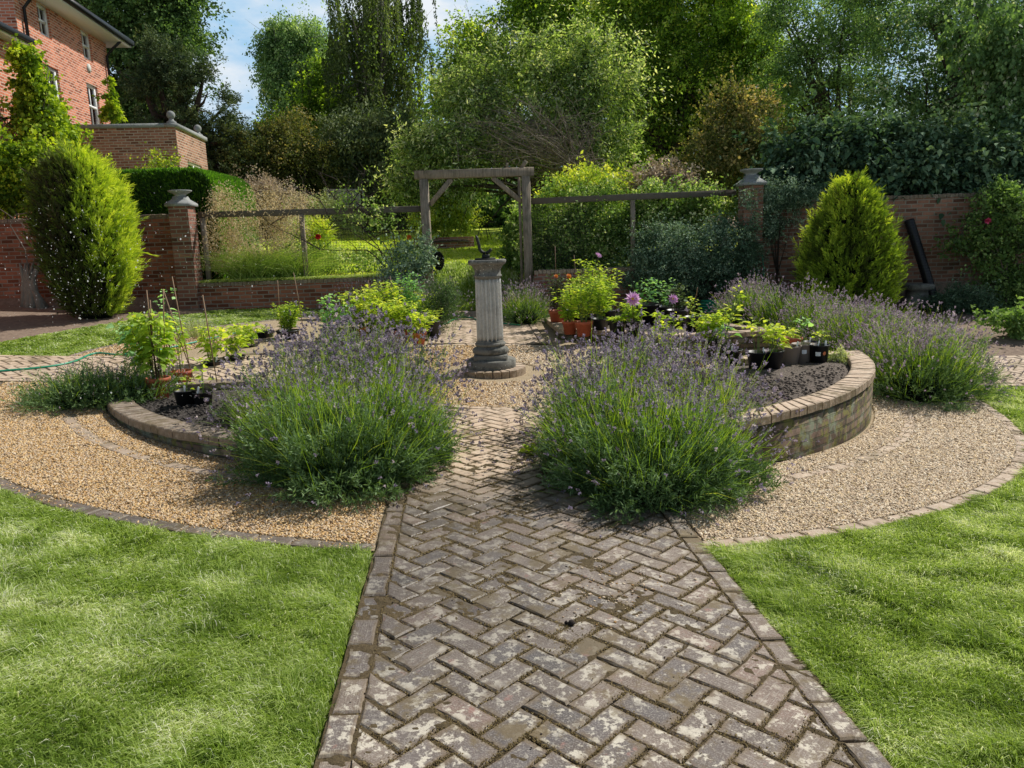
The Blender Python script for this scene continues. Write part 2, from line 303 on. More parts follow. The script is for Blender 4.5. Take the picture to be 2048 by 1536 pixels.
# ------------------------------------------------------------------ mesh helpers
class MB:
    """collects vertex blocks and polygons; numpy friendly"""
    def __init__(s): s.V = []; s.Q = []; s.Tn = []; s.n = 0; s.v = []; s.poly = []; s.uv = None
    def add(s, V, quads=None, tris=None, v=.5):
        V = np.asarray(V, np.float32).reshape(-1, 3); k = len(V)
        s.V.append(V); s.v.append(np.broadcast_to(np.asarray(v, np.float32), (k,)).copy())
        if quads is not None and len(quads): s.Q.append(np.asarray(quads, np.int64)+s.n)
        if tris is not None and len(tris): s.Tn.append(np.asarray(tris, np.int64)+s.n)
        s.n += k; return s
    def build(s, name, mat, parent=None, smooth=False, extra=None):
        V = np.concatenate(s.V) if s.V else np.zeros((0, 3), np.float32)
        if parent is not None: V = V-np.array(parent.location, np.float32)
        Q = np.concatenate(s.Q) if s.Q else np.zeros((0, 4), np.int64); t = np.concatenate(s.Tn) if s.Tn else np.zeros((0, 3), np.int64)
        me = bpy.data.meshes.new(name)
        me.vertices.add(len(V)); me.vertices.foreach_set('co', V.astype(np.float32).ravel())
        nl = len(Q)*4+len(t)*3; me.loops.add(nl)
        me.loops.foreach_set('vertex_index', np.concatenate([Q.ravel(), t.ravel()]).astype(np.int32))
        me.polygons.add(len(Q)+len(t))
        st = np.concatenate([np.arange(len(Q))*4, len(Q)*4+np.arange(len(t))*3]).astype(np.int32)
        me.polygons.foreach_set('loop_start', st)
        at = me.attributes.new('v', 'FLOAT', 'POINT'); at.data.foreach_set('value', np.concatenate(s.v))
        for k, a in (extra or {}).items():
            if a.ndim == 2:
                q = me.attributes.new(k, 'FLOAT_VECTOR', 'POINT'); q.data.foreach_set('vector', a.astype(np.float32).ravel())
            else:
                q = me.attributes.new(k, 'FLOAT', 'POINT'); q.data.foreach_set('value', a.astype(np.float32))
        if s.uv is not None:
            U = np.concatenate(s.uv); idx = np.concatenate([Q.ravel(), t.ravel()])
            l = me.uv_layers.new(name='UVMap'); l.data.foreach_set('uv', U[idx].astype(np.float32).ravel())
        me.update(calc_edges=True); me.validate()
        if smooth: me.polygons.foreach_set('use_smooth', np.ones(len(me.polygons), bool))
        me.materials.append(mat)
        o = bpy.data.objects.new(name, me); COL.objects.link(o)
        if parent is not None: o.parent = parent
        return o
    def adduv(s, uv):
        if s.uv is None: s.uv = []
        s.uv.append(np.asarray(uv, np.float32).reshape(-1, 2))

def tag(o, label=None, cat=None, group=None, kind=None):
    if label: o['label'] = label
    if cat: o['category'] = cat
    if group: o['group'] = group
    if kind: o['kind'] = kind
    return o

def thing(name, loc, label, cat, group=None):
    o = bpy.data.objects.new(name, None); COL.objects.link(o); o.location = [float(a) for a in loc]; o.empty_display_size = .1
    bpy.context.view_layer.update()
    return tag(o, label, cat, group)

def unit(v):
    v = np.asarray(v, float); return v/(np.linalg.norm(v, axis=-1, keepdims=True)+1e-9)

BOXF = [(0, 1, 2, 3), (7, 6, 5, 4), (0, 4, 5, 1), (1, 5, 6, 2), (2, 6, 7, 3), (3, 7, 4, 0)]
def beam(mb, a, b, w, h, up=(0, 0, 1), v=.5, bev=.0):
    """square section bar from a to b with chamfered long edges"""
    a = np.array(a, float); b = np.array(b, float); d = unit(b-a); s = unit(np.cross(d, up)); u = np.cross(s, d)
    c = bev or min(w, h)*.1
    pr = [(-w/2+c, -h/2), (w/2-c, -h/2), (w/2, -h/2+c), (w/2, h/2-c), (w/2-c, h/2), (-w/2+c, h/2), (-w/2, h/2-c), (-w/2, -h/2+c)]
    V = [a+s*x+u*y for x, y in pr]+[b+s*x+u*y for x, y in pr]
    Q = [(i, (i+1) % 8, (i+1) % 8+8, i+8) for i in range(8)]
    Q += [(0, 7, 6, 1), (1, 6, 5, 2), (2, 5, 4, 3), (8, 9, 14, 15), (9, 10, 13, 14), (10, 11, 12, 13)]
    mb.add(V, Q, v=v)

def box(mb, x0, x1, y0, y1, z0, z1, v=.5):
    V = [(x0, y0, z0), (x1, y0, z0), (x1, y1, z0), (x0, y1, z0), (x0, y0, z1), (x1, y0, z1), (x1, y1, z1), (x0, y1, z1)]
    mb.add(V, [(3, 2, 1, 0), (4, 5, 6, 7), (0, 1, 5, 4), (1, 2, 6, 5), (2, 3, 7, 6), (3, 0, 4, 7)], v=v)

def tube(mb, P, R, n=6, v=.5, cap=True):
    P = np.array(P, float); m = len(P); R = np.broadcast_to(R, (m,))
    d = np.gradient(P, axis=0); d = unit(d); ref = np.array([0, 0, 1.]) if abs(d[0][2]) < .9 else np.array([1., 0, 0])
    V = []
    for i in range(m):
        s = unit(np.cross(d[i], ref)); u = np.cross(s, d[i])
        for k in range(n):
            a = 2*math.pi*k/n; V.append(P[i]+(s*math.cos(a)+u*math.sin(a))*R[i])
    Q = [(i*n+k, i*n+(k+1) % n, (i+1)*n+(k+1) % n, (i+1)*n+k) for i in range(m-1) for k in range(n)]
    Tn = []
    if cap:
        V.append(P[0]); V.append(P[-1]); c0 = m*n
        Tn = [(c0, (k+1) % n, k) for k in range(n)]+[(c0+1, (m-1)*n+k, (m-1)*n+(k+1) % n) for k in range(n)]
    mb.add(V, Q, Tn, v=v)

def lathe(mb, c, prof, n=32, v=.5, flute=0, sq=None):
    """prof: (r, z) list; flute: relative depth of n/4 flutes"""
    V = []
    for r, z in prof:
        for k in range(n):
            a = 2*math.pi*k/n; rr = r
            if flute: rr = r*(1-flute*(.5-.5*math.cos(a*18))**.8)
            V.append((c[0]+rr*math.cos(a), c[1]+rr*math.sin(a), c[2]+z))
    m = len(prof)
    Q = [(i*n+k, i*n+(k+1) % n, (i+1)*n+(k+1) % n, (i+1)*n+k) for i in range(m-1) for k in range(n)]
    V.append((c[0], c[1], c[2]+prof[0][1])); V.append((c[0], c[1], c[2]+prof[-1][1])); c0 = m*n
    Tn = [(c0, (k+1) % n, k) for k in range(n)]+[(c0+1, (m-1)*n+k, (m-1)*n+(k+1) % n) for k in range(n)]
    mb.add(V, Q, Tn, v=v)

def diamonds(mb, P, D, Ln, W, v, fold=.25, side=None):
    """one folded diamond leaf per row"""
    n = len(P); D = unit(D); r = rng.normal(size=(n, 3)) if side is None else side
    s = unit(np.cross(D, r)); u = np.cross(s, D)
    Ln = np.broadcast_to(Ln, (n,))[:, None]; W = np.broadcast_to(W, (n,))[:, None]
    V = np.stack([P, P+D*Ln*.45+s*W*.5+u*W*fold, P+D*Ln, P+D*Ln*.45-s*W*.5+u*W*fold], 1)
    q = np.arange(n*4).reshape(n, 4)
    mb.add(V.reshape(-1, 3), q, v=np.repeat(np.clip(np.broadcast_to(v, (n,)), 0, 1), 4))

def bigleaves(mb, P, D, Ln, W, v, droop=.5):
    """six point leaf blades with a midrib fold and a droop"""
    n = len(P); D = unit(D); up = np.array([0, 0, 1.])+rng.normal(size=(n, 3))*.35
    s = unit(np.cross(D, up)); u = np.cross(s, D)
    Ln = np.broadcast_to(Ln, (n,))[:, None]; W = np.broadcast_to(W, (n,))[:, None]; dz = np.array([0, 0, 1.])
    c = [P, P+D*Ln*.3-u*0, P+D*Ln*.65-dz*Ln*droop*.15, P+D*Ln*.97-dz*Ln*droop*.45]
    f = .16
    V = np.stack([c[0], c[1]+s*W*.5+u*W*f, c[1], c[1]-s*W*.5+u*W*f, c[2]+s*W*.38+u*W*f, c[2], c[2]-s*W*.38+u*W*f, c[3]], 1)
    b = (np.arange(n)*8)[:, None]
    Q = np.concatenate([b+np.array([[2, 1, 4, 5]]), b+np.array([[3, 2, 5, 6]])])
    Tn = np.concatenate([b+np.array([[0, 1, 2]]), b+np.array([[0, 2, 3]]), b+np.array([[5, 4, 7]]), b+np.array([[6, 5, 7]])])
    mb.add(V.reshape(-1, 3), Q, Tn, v=np.repeat(np.clip(np.broadcast_to(v, (n,)), 0, 1), 8))

def ribbons(mb, P0, P1, P2, W, v):
    """thin three point ribbons (stalks, grass blades)"""
    n = len(P0); d = unit(P2-P0); s = unit(np.cross(d, rng.normal(size=(n, 3)))); W = np.broadcast_to(W, (n,))[:, None]
    V = np.stack([P0-s*W*.5, P0+s*W*.5, P1-s*W*.42, P1+s*W*.42, P2-s*W*.12, P2+s*W*.12], 1)
    b = (np.arange(n)*6)[:, None]
    Q = np.concatenate([b+np.array([[0, 1, 3, 2]]), b+np.array([[2, 3, 5, 4]])])
    mb.add(V.reshape(-1, 3), Q, v=np.repeat(np.clip(np.broadcast_to(v, (n,)), 0, 1), 6))

def ball(n, shell=.5):
    d = unit(rng.normal(size=(n, 3))); r = rng.random(n)**(1/3); r = r*(1-shell)+shell*(.75+.25*rng.random(n)); return d*r[:, None], d
# ------------------------------------------------------------------ ground, lawns, gravel
g = MB()
xs = np.concatenate([np.linspace(-400, -40, 10), np.linspace(-30, -15, 8), np.arange(-14, 14.1, .2), np.linspace(15, 30, 8), np.linspace(40, 400, 10)])
ys = np.concatenate([np.linspace(-60, -4, 12), np.arange(-3, 20, .2), np.arange(20, 60, 2.), np.linspace(65, 900, 14)])
X, Y = np.meshgrid(xs, ys); Z = TT(X, Y); nx = len(xs)
idx = np.arange(len(xs)*len(ys)).reshape(len(ys), nx)
Q = np.stack([idx[:-1, :-1], idx[:-1, 1:], idx[1:, 1:], idx[1:, :-1]], -1).reshape(-1, 4)
g.add(np.stack([X, Y, Z], -1).reshape(-1, 3), Q)
tag(g.build('ground', M['ground'], smooth=True), kind='structure')

def grid_sheet(name, mat, xr, yr, fz, dz, step=.2):
    g = MB(); xs = np.linspace(xr[0], xr[1], max(3, int((xr[1]-xr[0])/step))); ys = np.linspace(yr[0], yr[1], max(3, int((yr[1]-yr[0])/step)))
    X, Y = np.meshgrid(xs, ys); Z = fz(X, Y)+dz; idx = np.arange(X.size).reshape(X.shape)
    Q = np.stack([idx[:-1, :-1], idx[:-1, 1:], idx[1:, 1:], idx[1:, :-1]], -1).reshape(-1, 4)
    g.add(np.stack([X, Y, Z], -1).reshape(-1, 3), Q); return tag(g.build(name, mat, smooth=True), kind='structure')

def polar(name, mat, r0, r1, a0=0, a1=2*math.pi, dz=.004, nr=30, na=160, cut=None):
    g = MB(); A = np.linspace(a0, a1, na); Rr = np.linspace(0, 1, nr); a, t = np.meshgrid(A, Rr)
    rin = r0(a) if callable(r0) else r0; rout = r1(a) if callable(r1) else r1
    r = rin+(rout-rin)*t; X = CX+r*np.cos(a); Y = CY+r*np.sin(a); Z = TT(X, Y)+dz
    idx = np.arange(X.size).reshape(X.shape)
    Q = np.stack([idx[:-1, :-1], idx[:-1, 1:], idx[1:, 1:], idx[1:, :-1]], -1).reshape(-1, 4)
    g.add(np.stack([X, Y, Z], -1).reshape(-1, 3), Q); return tag(g.build(name, mat, smooth=True), kind='structure')
def lawn_r(a): # far limit of the lawns
    s = np.sin(a); return 7.1+6.5*sstep(-s, .05, .35)
polar('lawn', M['lawnbase'], RO, lawn_r, dz=.008, nr=60, na=240)
polar('gravel', M['gravelbase'], 1e-3, RO-.02, dz=.012, nr=60, na=240)
grid_sheet('far_lawn', M['farlawn'], (-9, 9), (16.5, 60), TT, .012, .5)
grid_sheet('grass_bank', M['farlawn'], (-1.5, .2), (14.9, 16.5), TT, .012, .1)

def path_strip(name, t0, t1, s0, s1, axis=0, dz=.02):
    """sheet of mossy joints under the bricks; axis 0 runs to the gate, 1 runs across"""
    g = MB(); e, f = (AX, CR) if axis == 0 else (CR, -AX)
    fine = axis == 0 and s1 < 0
    Sg = np.linspace(s0, s1, max(4, int(abs(s1-s0)/(.014 if fine else .1)))); Tt = np.linspace(t0, t1, 130 if fine else 12); s, t = np.meshgrid(Sg, Tt)
    X = CX+e[0]*s+f[0]*t; Y = CY+e[1]*s+f[1]*t; Z = TT(X, Y)+dz
    if fine: Z = Z+.0035+.012*(vnoise(X, Y, .045, 51)-.5)+.009*(vnoise(X, Y, .02, 52)-.5)+.011*(vnoise(X, Y, .33, 53)-.5)
    idx = np.arange(X.size).reshape(X.shape)
    Q = np.stack([idx[:-1, :-1], idx[:-1, 1:], idx[1:, 1:], idx[1:, :-1]], -1).reshape(-1, 4)[:, ::-1]
    g.add(np.stack([X, Y, Z], -1).reshape(-1, 3), Q); return tag(g.build(name, M['joint'], smooth=True), kind='structure')
PW = .90
path_strip('path_bed', -PW, PW, -CY-.6, -RG-.02)
path_strip('path_bed', -PW, PW, RG+.02, 5.55)
path_strip('path_bed', -.74, .74, -9, -RG-.02, 1)
path_strip('path_bed', -.74, .74, RG+.02, 10, 1)

JOINTS = []
class Bricks:
    """brick pavers: clipped polygons, extruded with worn edges"""
    def __init__(s): s.V = []; s.F = []; s.v = []; s.bl = []; s.ed = []; s.wet = []; s.dry = []
    def poly(s, P, local, tone, wet, dry, dz, zf, thick=.05, inset=.006):
        P = np.array(P); n = len(P)
        if n < 3: return
        PP = []
        for i in range(n):
            a_, b_ = P[i], P[(i+1) % n]; PP.append(a_+np.random.normal(0, .0016, 2)); dd = b_-a_; Ld = np.linalg.norm(dd)
            if Ld > .06:
                nn_ = np.array([dd[1], -dd[0]])/Ld
                for t_ in ((.33, .67) if Ld > .15 else (.5,)): PP.append(a_+dd*t_+nn_*np.random.normal(-.0008, .0022))
        P = np.array(PP); n = len(P)
        c = P.mean(0); tilt = np.random.normal(0, .005, 2)
        def zz(q): return float(zf(q[0], q[1]))+dz+float(np.dot(q-c, tilt))
        ins = []
        for q in P:
            d = c-q; L_ = np.linalg.norm(d)+1e-6; ins.append(q+d/L_*min(inset*1.5, L_*.5))
        ins2 = [q+(c-q)*.32 for q in P]
        b = len(s.V)
        for ring, off, e in ((P, -thick, 0), (P, -.006, 0), (ins, 0, .0), (ins2, .001, 1.)):
            for k, q in enumerate(ring):
                s.V.append((q[0], q[1], zz(np.array(q))+off)); s.v.append(tone); s.bl.append((*local(q), tone)); s.ed.append(e); s.wet.append(wet); s.dry.append(dry)
        for r in range(3):
            for k in range(n): s.F.append((b+r*n+k, b+r*n+(k+1) % n, b+(r+1)*n+(k+1) % n, b+(r+1)*n+k))
        s.F.append(tuple(b+3*n+k for k in range(n)))
    def build(s, name, mat=None, parent=None):
        V = np.array(s.V)
        if parent is not None: V = V-np.array(parent.location)
        me = bpy.data.meshes.new(name); me.from_pydata(V.tolist(), [], s.F)
        for k, a in (('v', s.v), ('edge', s.ed), ('wet', s.wet), ('dry', s.dry)):
            q = me.attributes.new(k, 'FLOAT', 'POINT'); q.data.foreach_set('value', np.array(a, np.float32))
        q = me.attributes.new('bl', 'FLOAT_VECTOR', 'POINT'); q.data.foreach_set('vector', np.array(s.bl, np.float32).ravel())
        me.update(); me.materials.append(mat or M['paver'])
        o = bpy.data.objects.new(name, me); COL.objects.link(o)
        if parent is not None: o.parent = parent
        return o

def clip(P, nrm, d):
    """keep the side where dot(p, nrm) <= d"""
    out = []
    for i in range(len(P)):
        a, b = P[i], P[(i+1) % len(P)]; da, db = np.dot(a, nrm)-d, np.dot(b, nrm)-d
        if da <= 0: out.append(a)
        if da*db < 0: out.append(a+(b-a)*da/(da-db))
    return out

def wet_at(q):
    r = q-np.array([CX, CY]); s = float(np.dot(r, AX)); t = float(np.dot(r, CR))
    w = (1-sstep(t, -.45, .35))*sstep(s, -7.4, -6.3)*(1-sstep(s, -4.6, -3.9)) if s < 0 else 0
    return float(np.clip(w+.25*(vnoise(q[0], q[1], .5, 3)-.4), 0, 1))

def sunlit_at(q):  # far stretch of path coloured lighter, as if in full sun
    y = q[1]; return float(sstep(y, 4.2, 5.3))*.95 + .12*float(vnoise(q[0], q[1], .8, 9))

def herring(name, axis, s0, s1, half, keep):
    B = Bricks(); u = .1125; gap = .0030; e, f = (AX, CR) if axis == 0 else (CR, -AX); C = np.array([CX, CY])
    R45 = np.array([[math.cos(math.pi/4), -math.sin(math.pi/4)], [math.sin(math.pi/4), math.cos(math.pi/4)]])  # lattice -> (t, s)
    K = int(max(abs(s0), abs(s1))/u)+10
    for n in range(-K, K):
        for m in range(-K//2, K//2):
            for vert in (0, 1):
                if vert == 0: x0, y0, x1, y1 = n+4*m, n, n+4*m+2, n+1
                else: x0, y0, x1, y1 = n+2+4*m, n-1, n+3+4*m, n+1
                c = R45@np.array([(x0+x1)/2*u, (y0+y1)/2*u])
                if not (s0-.1 < c[1] < s1+.1 and abs(c[0]) < half+.1): continue
                j = np.random.normal(0, .0016, 2); th = np.random.normal(0, .010)
                ca, sa = math.cos(th), math.sin(th); cen = np.array([(x0+x1)/2*u, (y0+y1)/2*u])+j
                hx, hy = (x1-x0)*u/2-gap, (y1-y0)*u/2-gap
                P = [np.array([dx*ca-dy*sa, dx*sa+dy*ca])+cen for dx, dy in ((-hx, -hy), (hx, -hy), (hx, hy), (-hx, hy))]
                P = [R45@p for p in P]
                for nr, d in (((1, 0), half), ((-1, 0), half), ((0, 1), s1), ((0, -1), -s0)): P = clip(P, np.array(nr, float), d)
                if len(P) < 3: continue
                W = [C+f*p[0]+e*p[1] for p in P]; cw = np.mean(W, 0)
                if not keep(cw): continue
                if axis == 0 and s1 < 0 and cw[1] < 6.5:
                    for i_ in range(len(W)): JOINTS.append((W[i_], W[(i_+1) % len(W)]))
                ex = e*R45[1, 0]+f*R45[0, 0]; ey = e*R45[1, 1]+f*R45[0, 1]
                if vert: ex, ey = ey, ex
                tone = random.random()
                B.poly(W, lambda q, ex=ex, ey=ey, cw=cw, tone=tone: (float(np.dot(q-cw, ex))+tone*7, float(np.dot(q-cw, ey))), tone, wet_at(cw), sunlit_at(cw), .030+random.gauss(0, .0018), TT)
    # stretcher course along both edges
    for side in (-1, 1):
        s = s0
        while s < s1-.05:
            ln = .225*random.uniform(.96, 1.03); jx = random.gauss(0, .004)
            t0, t1 = side*(half+.006)+jx, side*(half+.106)+jx
            P = [(t0, s+.005), (t1, s+.005), (t1, s+ln-.005), (t0, s+ln-.005)]
            if side < 0: P = P[::-1]
            W = [C+f*a+e*b for a, b in P]; cw = np.mean(W, 0); tone = random.random()
            if np.cross(np.array(W[1])-W[0], np.array(W[2])-W[1]) < 0: W = W[::-1]
            if keep(cw): B.poly(W, lambda q, cw=cw, tone=tone: (float(np.dot(q-cw, e))+tone*7, float(np.dot(q-cw, f))), tone, wet_at(cw), sunlit_at(cw), .030+random.gauss(0, .003), TT)
            s += ln
    return tag(B.build(name), kind='structure')
rad = lambda q: math.hypot(q[0]-CX, q[1]-CY)
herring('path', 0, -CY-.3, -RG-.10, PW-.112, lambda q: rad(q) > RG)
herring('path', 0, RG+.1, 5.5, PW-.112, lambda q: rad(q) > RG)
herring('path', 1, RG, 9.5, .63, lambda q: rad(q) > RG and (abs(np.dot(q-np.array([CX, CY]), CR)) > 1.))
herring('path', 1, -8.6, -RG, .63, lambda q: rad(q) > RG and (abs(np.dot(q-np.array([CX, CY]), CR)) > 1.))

def joint_crumbs(n=70000):
    A = np.array([a for a, b in JOINTS]); Bb = np.array([b for a, b in JOINTS]); Ls = np.linalg.norm(Bb-A, axis=1); i = rng.choice(len(A), n*3, p=Ls/Ls.sum()); t = rng.random((n*3, 1))
    P = A[i]*(1-t)+Bb[i]*t+np.clip(rng.normal(0, .0052, (n*3, 2)), -.02, .02)*(1+1.3*(vnoise(A[i][:, 0], A[i][:, 1], .25, 81) > .6))[:, None]
    den = np.clip(.15+1.5*(vnoise(P[:, 0], P[:, 1], .22, 82)-.3), .05, 1)*np.clip(3.2/P[:, 1], .3, 1); P = P[rng.random(len(P)) < den][:n]; n = len(P)
    z = TT(P[:, 0], P[:, 1])+.0255+rng.uniform(0, .007, n); s = rng.uniform(.0012, .0034, n)*(1+.12*P[:, 1])
    oc = np.array([(1, 0, -.2), (-.5, .87, -.2), (-.5, -.87, -.2), (0, 0, .9)]); V = oc[None]*s[:, None, None]*(1+rng.normal(0, .35, (n, 4, 1))); V = V+np.stack([P[:, 0], P[:, 1], z], 1)[:, None]
    Tn = (np.arange(n)*4)[:, None, None]+np.array([(0, 1, 3), (1, 2, 3), (2, 0, 3)])[None]
    g = MB(); g.add(V.reshape(-1, 3), None, Tn.reshape(-1, 3), v=np.repeat(np.clip(rng.normal(.45, .25, n), 0, 1), 4))
    tag(g.build('moss_crumbs', M['moss']), 'brown moss and grit filling the joints of the near brick path', 'moss', kind='stuff')
M['moss'] = attrmat('moss_grit', [(0, (.05, .038, .02)), (.5, (.17, .125, .055)), (.8, (.26, .20, .09)), (1, (.36, .29, .17))], .95, .1)

def ring_bricks(B, r0, r1, a0, a1, step, zf, dz, skip=None, thick=.05, wetf=None, gap=.004, toner=(0, 1), dry=None):
    n = max(1, int(round((a1-a0)*(r0+r1)/2/step)))
    for k in range(n):
        aa, ab = a0+(a1-a0)*k/n, a0+(a1-a0)*(k+1)/n; g_ = gap/r1
        P = [(CX+r*math.cos(a), CY+r*math.sin(a)) for r, a in ((r0, aa+g_), (r1, aa+g_), (r1, (aa+ab)/2), (r1, ab-g_), (r0, ab-g_))]
        W = [np.array(p) for p in P]; cw = np.mean(W, 0)
        if skip and skip(cw): continue
        am = (aa+ab)/2; er = np.array([math.cos(am), math.sin(am)]); et = np.array([-er[1], er[0]])
        tone = random.uniform(*toner); j = random.gauss(0, .002)
        B.poly(W, lambda q, cw=cw, er=er, et=et, tone=tone: (float(np.dot(q-cw, er))+tone*7, float(np.dot(q-cw, et))), tone, wetf(cw) if wetf else 0., sunlit_at(cw) if dry is None else dry(cw), dz+j, zf, thick)
joint_crumbs()
offpath = lambda q: abs(np.dot(q-np.array([CX, CY]), CR)) < PW and True
def skip_paths(q):
    r = q-np.array([CX, CY]); return abs(np.dot(r, CR)) < PW+.03 or abs(np.dot(r, AX)) < .77
wetleft = lambda q: float(.9*(q[0] < 0)*(q[1] < CY))
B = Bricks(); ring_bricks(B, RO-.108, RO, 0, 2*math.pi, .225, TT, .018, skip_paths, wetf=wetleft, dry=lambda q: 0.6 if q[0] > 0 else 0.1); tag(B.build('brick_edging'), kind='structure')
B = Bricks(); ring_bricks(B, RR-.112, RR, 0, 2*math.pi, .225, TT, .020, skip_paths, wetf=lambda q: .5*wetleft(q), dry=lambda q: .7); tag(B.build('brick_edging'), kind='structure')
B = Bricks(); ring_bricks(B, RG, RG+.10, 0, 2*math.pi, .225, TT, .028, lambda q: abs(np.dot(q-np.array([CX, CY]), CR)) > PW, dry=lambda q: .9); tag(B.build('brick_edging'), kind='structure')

# loose gravel stones
def stones(name, n, region, label, size=(.0052, .0118), scale_far=True, tonef=None, dz=.012):
    pts = []
    while sum(map(len, pts)) < n:
        a = rng.uniform(0, 2*math.pi, n); r = np.sqrt(rng.uniform(0, RO**2, n)); x = CX+r*np.cos(a); y = CY+r*np.sin(a)
        ok = region(x, y, r); w = np.clip(1.25-(y-3.4)/7., .12, 1.); ok &= rng.random(n) < w
        pts.append(np.stack([x[ok], y[ok]], 1))
    P = np.concatenate(pts)[:n]; x, y = P.T; z = TT(x, y)+dz
    s = rng.uniform(*size, n)*(1+np.clip(y-4.5, 0, 6)*.11); rot = rng.uniform(0, math.pi, n)
    oc = np.array([(1, 0, 0), (0, 1, 0), (-1, 0, 0), (0, -1, 0), (0, 0, 1), (.0, 0, -.6)])
    sc = np.stack([s*rng.uniform(.8, 1.5, n), s*rng.uniform(.7, 1.1, n), s*rng.uniform(.45, .8, n)], 1)
    V = oc[None]*sc[:, None]*(1+rng.normal(0, .2, (n, 6, 1)))
    tx, ty = rng.normal(0, .4, (2, n, 1)); c, s_ = np.cos(rot)[:, None], np.sin(rot)[:, None]
    Vx = V[..., 0]*c-V[..., 1]*s_; Vy = V[..., 0]*s_+V[..., 1]*c; Vz = V[..., 2]+Vx*tx+Vy*ty
    V = np.stack([Vx+x[:, None], Vy+y[:, None], Vz+(z+s*.35)[:, None]], -1)
    tri = np.array([(0, 1, 4), (1, 2, 4), (2, 3, 4), (3, 0, 4), (1, 0, 5), (2, 1, 5), (3, 2, 5), (0, 3, 5)])
    Tn = (np.arange(n)*6)[:, None, None]+tri[None]
    v = rng.random(n) if tonef is None else tonef(x, y, rng.random(n))
    g = MB(); g.add(V.reshape(-1, 3), None, Tn.reshape(-1, 3), v=np.repeat(v, 6))
    return tag(g.build(name, M['stones']), label, 'gravel', kind='stuff')
def greg(x, y, r):
    t = (x-CX)*CR[0]+(y-CY)*CR[1]; s = (x-CX)*AX[0]+(y-CY)*AX[1]
    onpath = (np.abs(t) < PW+.02) | (np.abs(s) < .76)
    e1 = ((r > RB+.02) & (r < RR-.115)) | ((r > RR+.003) & (r < RO-.11))
    scat = ((rng.random(x.shape) < .22) & (r > RR-.115) & (r < RR)) | ((rng.random(x.shape) < .16*vnoise(x, y, .3, 71)) & (r > RO-.12) & (r < RO-.02))
    return ((e1 | scat) & ~onpath | ((r < RG) & (r > .62))) & (y < CY+2.2)
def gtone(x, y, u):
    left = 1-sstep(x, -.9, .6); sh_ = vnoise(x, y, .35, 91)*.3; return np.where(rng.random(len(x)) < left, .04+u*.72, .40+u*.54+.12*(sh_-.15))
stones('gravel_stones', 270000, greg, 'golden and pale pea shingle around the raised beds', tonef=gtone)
# handful of stones spilled on the path
n = 170; px = rng.normal(1235, 70, n); py = rng.normal(1175, 42, n)
g = MB()
for a, b in zip(px, py):
    p = G(a, b, .034); s = rng.uniform(.003, .0075); lathe(g, (p[0], p[1], p[2]-.003), [(s*.5, 0), (s*rng.uniform(.9, 1.4), s*.4), (s*.6, s*.9)], 5, v=rng.choice([0, .1, .5, .6, .75]))
tag(g.build('spilled_stones', M['stones']), 'small stones and soil crumbs scattered on the brick path', 'stones', kind='stuff')
M['clod'] = pbr('dark_soil_clod', (.03, .022, .018), .95, 60, .4)
g = MB()
for k in range(60):
    a = rng.uniform(700, 1560); b = rng.uniform(1120, 1500); p = G(a, b, .033); s = rng.uniform(.002, .006)
    lathe(g, (p[0], p[1], p[2]-.002), [(s*.6, 0), (s*rng.uniform(.8, 1.5), s*.4), (s*.5, s*.8)], 5)
p = G(1143, 1248, .033); lathe(g, p-np.array([0, 0, .004]), [(.012, 0), (.018, .008), (.010, .02)], 5); lathe(g, p+np.array([-.022, .004, 0]), [(.007, 0), (.009, .006), (.004, .013)], 6)
tag(g.build('soil_crumbs', M['clod']), 'dark soil crumbs dropped over the brick path', 'soil crumbs', kind='stuff')

# ------------------------------------------------------------------ grass
def grass(name, n, sampler, label, ln=(.036, .072), w=.0029, base=None, lean=1.0, flat=.74, mat='grass'):
    x, y = sampler(n); n = len(x); z = (base or TT)(x, y)+.004
    d = np.hypot(x, y-0)
    wid = w*(1+np.clip(d-3, 0, 20)*.22); L_ = rng.uniform(*ln, n)*(1+.7*(vnoise(x, y, .12, 61) > .78))
    la = 1.2+3.4*vnoise(x, y, .32, 11)+1.6*vnoise(x, y, .09, 12)+rng.normal(0, .85, n)
    fl = np.clip(flat+.45*(vnoise(x, y, .35, 13)-.5)+rng.normal(0, .2, n), .05, .96)
    h = np.stack([np.cos(la), np.sin(la)], 1); 
    P0 = np.stack([x, y, z], 1)
    P1 = P0+np.concatenate([h*(L_*fl*.45)[:, None], (L_*np.sqrt(1-fl**2)*.62+.004)[:, None]], 1)
    P2 = P0+np.concatenate([h*(L_*fl)[:, None], (L_*np.sqrt(1-fl**2)*(.75-.25*fl)+.006)[:, None]], 1)
    tone = .50+.22*(vnoise(x, y, .8, 14)-.5)+.42*(vnoise(x, y, .16, 15)-.5)+.42*(vnoise(x*1., y*2.2+.5*x, .30, 17)-.45)+rng.normal(0, .17, n)
    dead = rng.random(n) < .05+.16*(vnoise(x, y, .5, 16) > .7); tone = np.where(dead, rng.uniform(.85, 1, n), tone)
    g = MB(); ribbons(g, P0, P1, P2, wid, tone)
    return tag(g.build(name, M[mat]), label, 'grass', kind='stuff')
M['grassfar'] = L('sunlit_grass_blades', [(0, (.12, .18, .02)), (.5, (.34, .42, .06)), (1, (.55, .58, .17))], .5, .5, .3, (1.1, 1.1, .4), 2.0)  # brighter copy of the grass, with sunlight painted into its colour
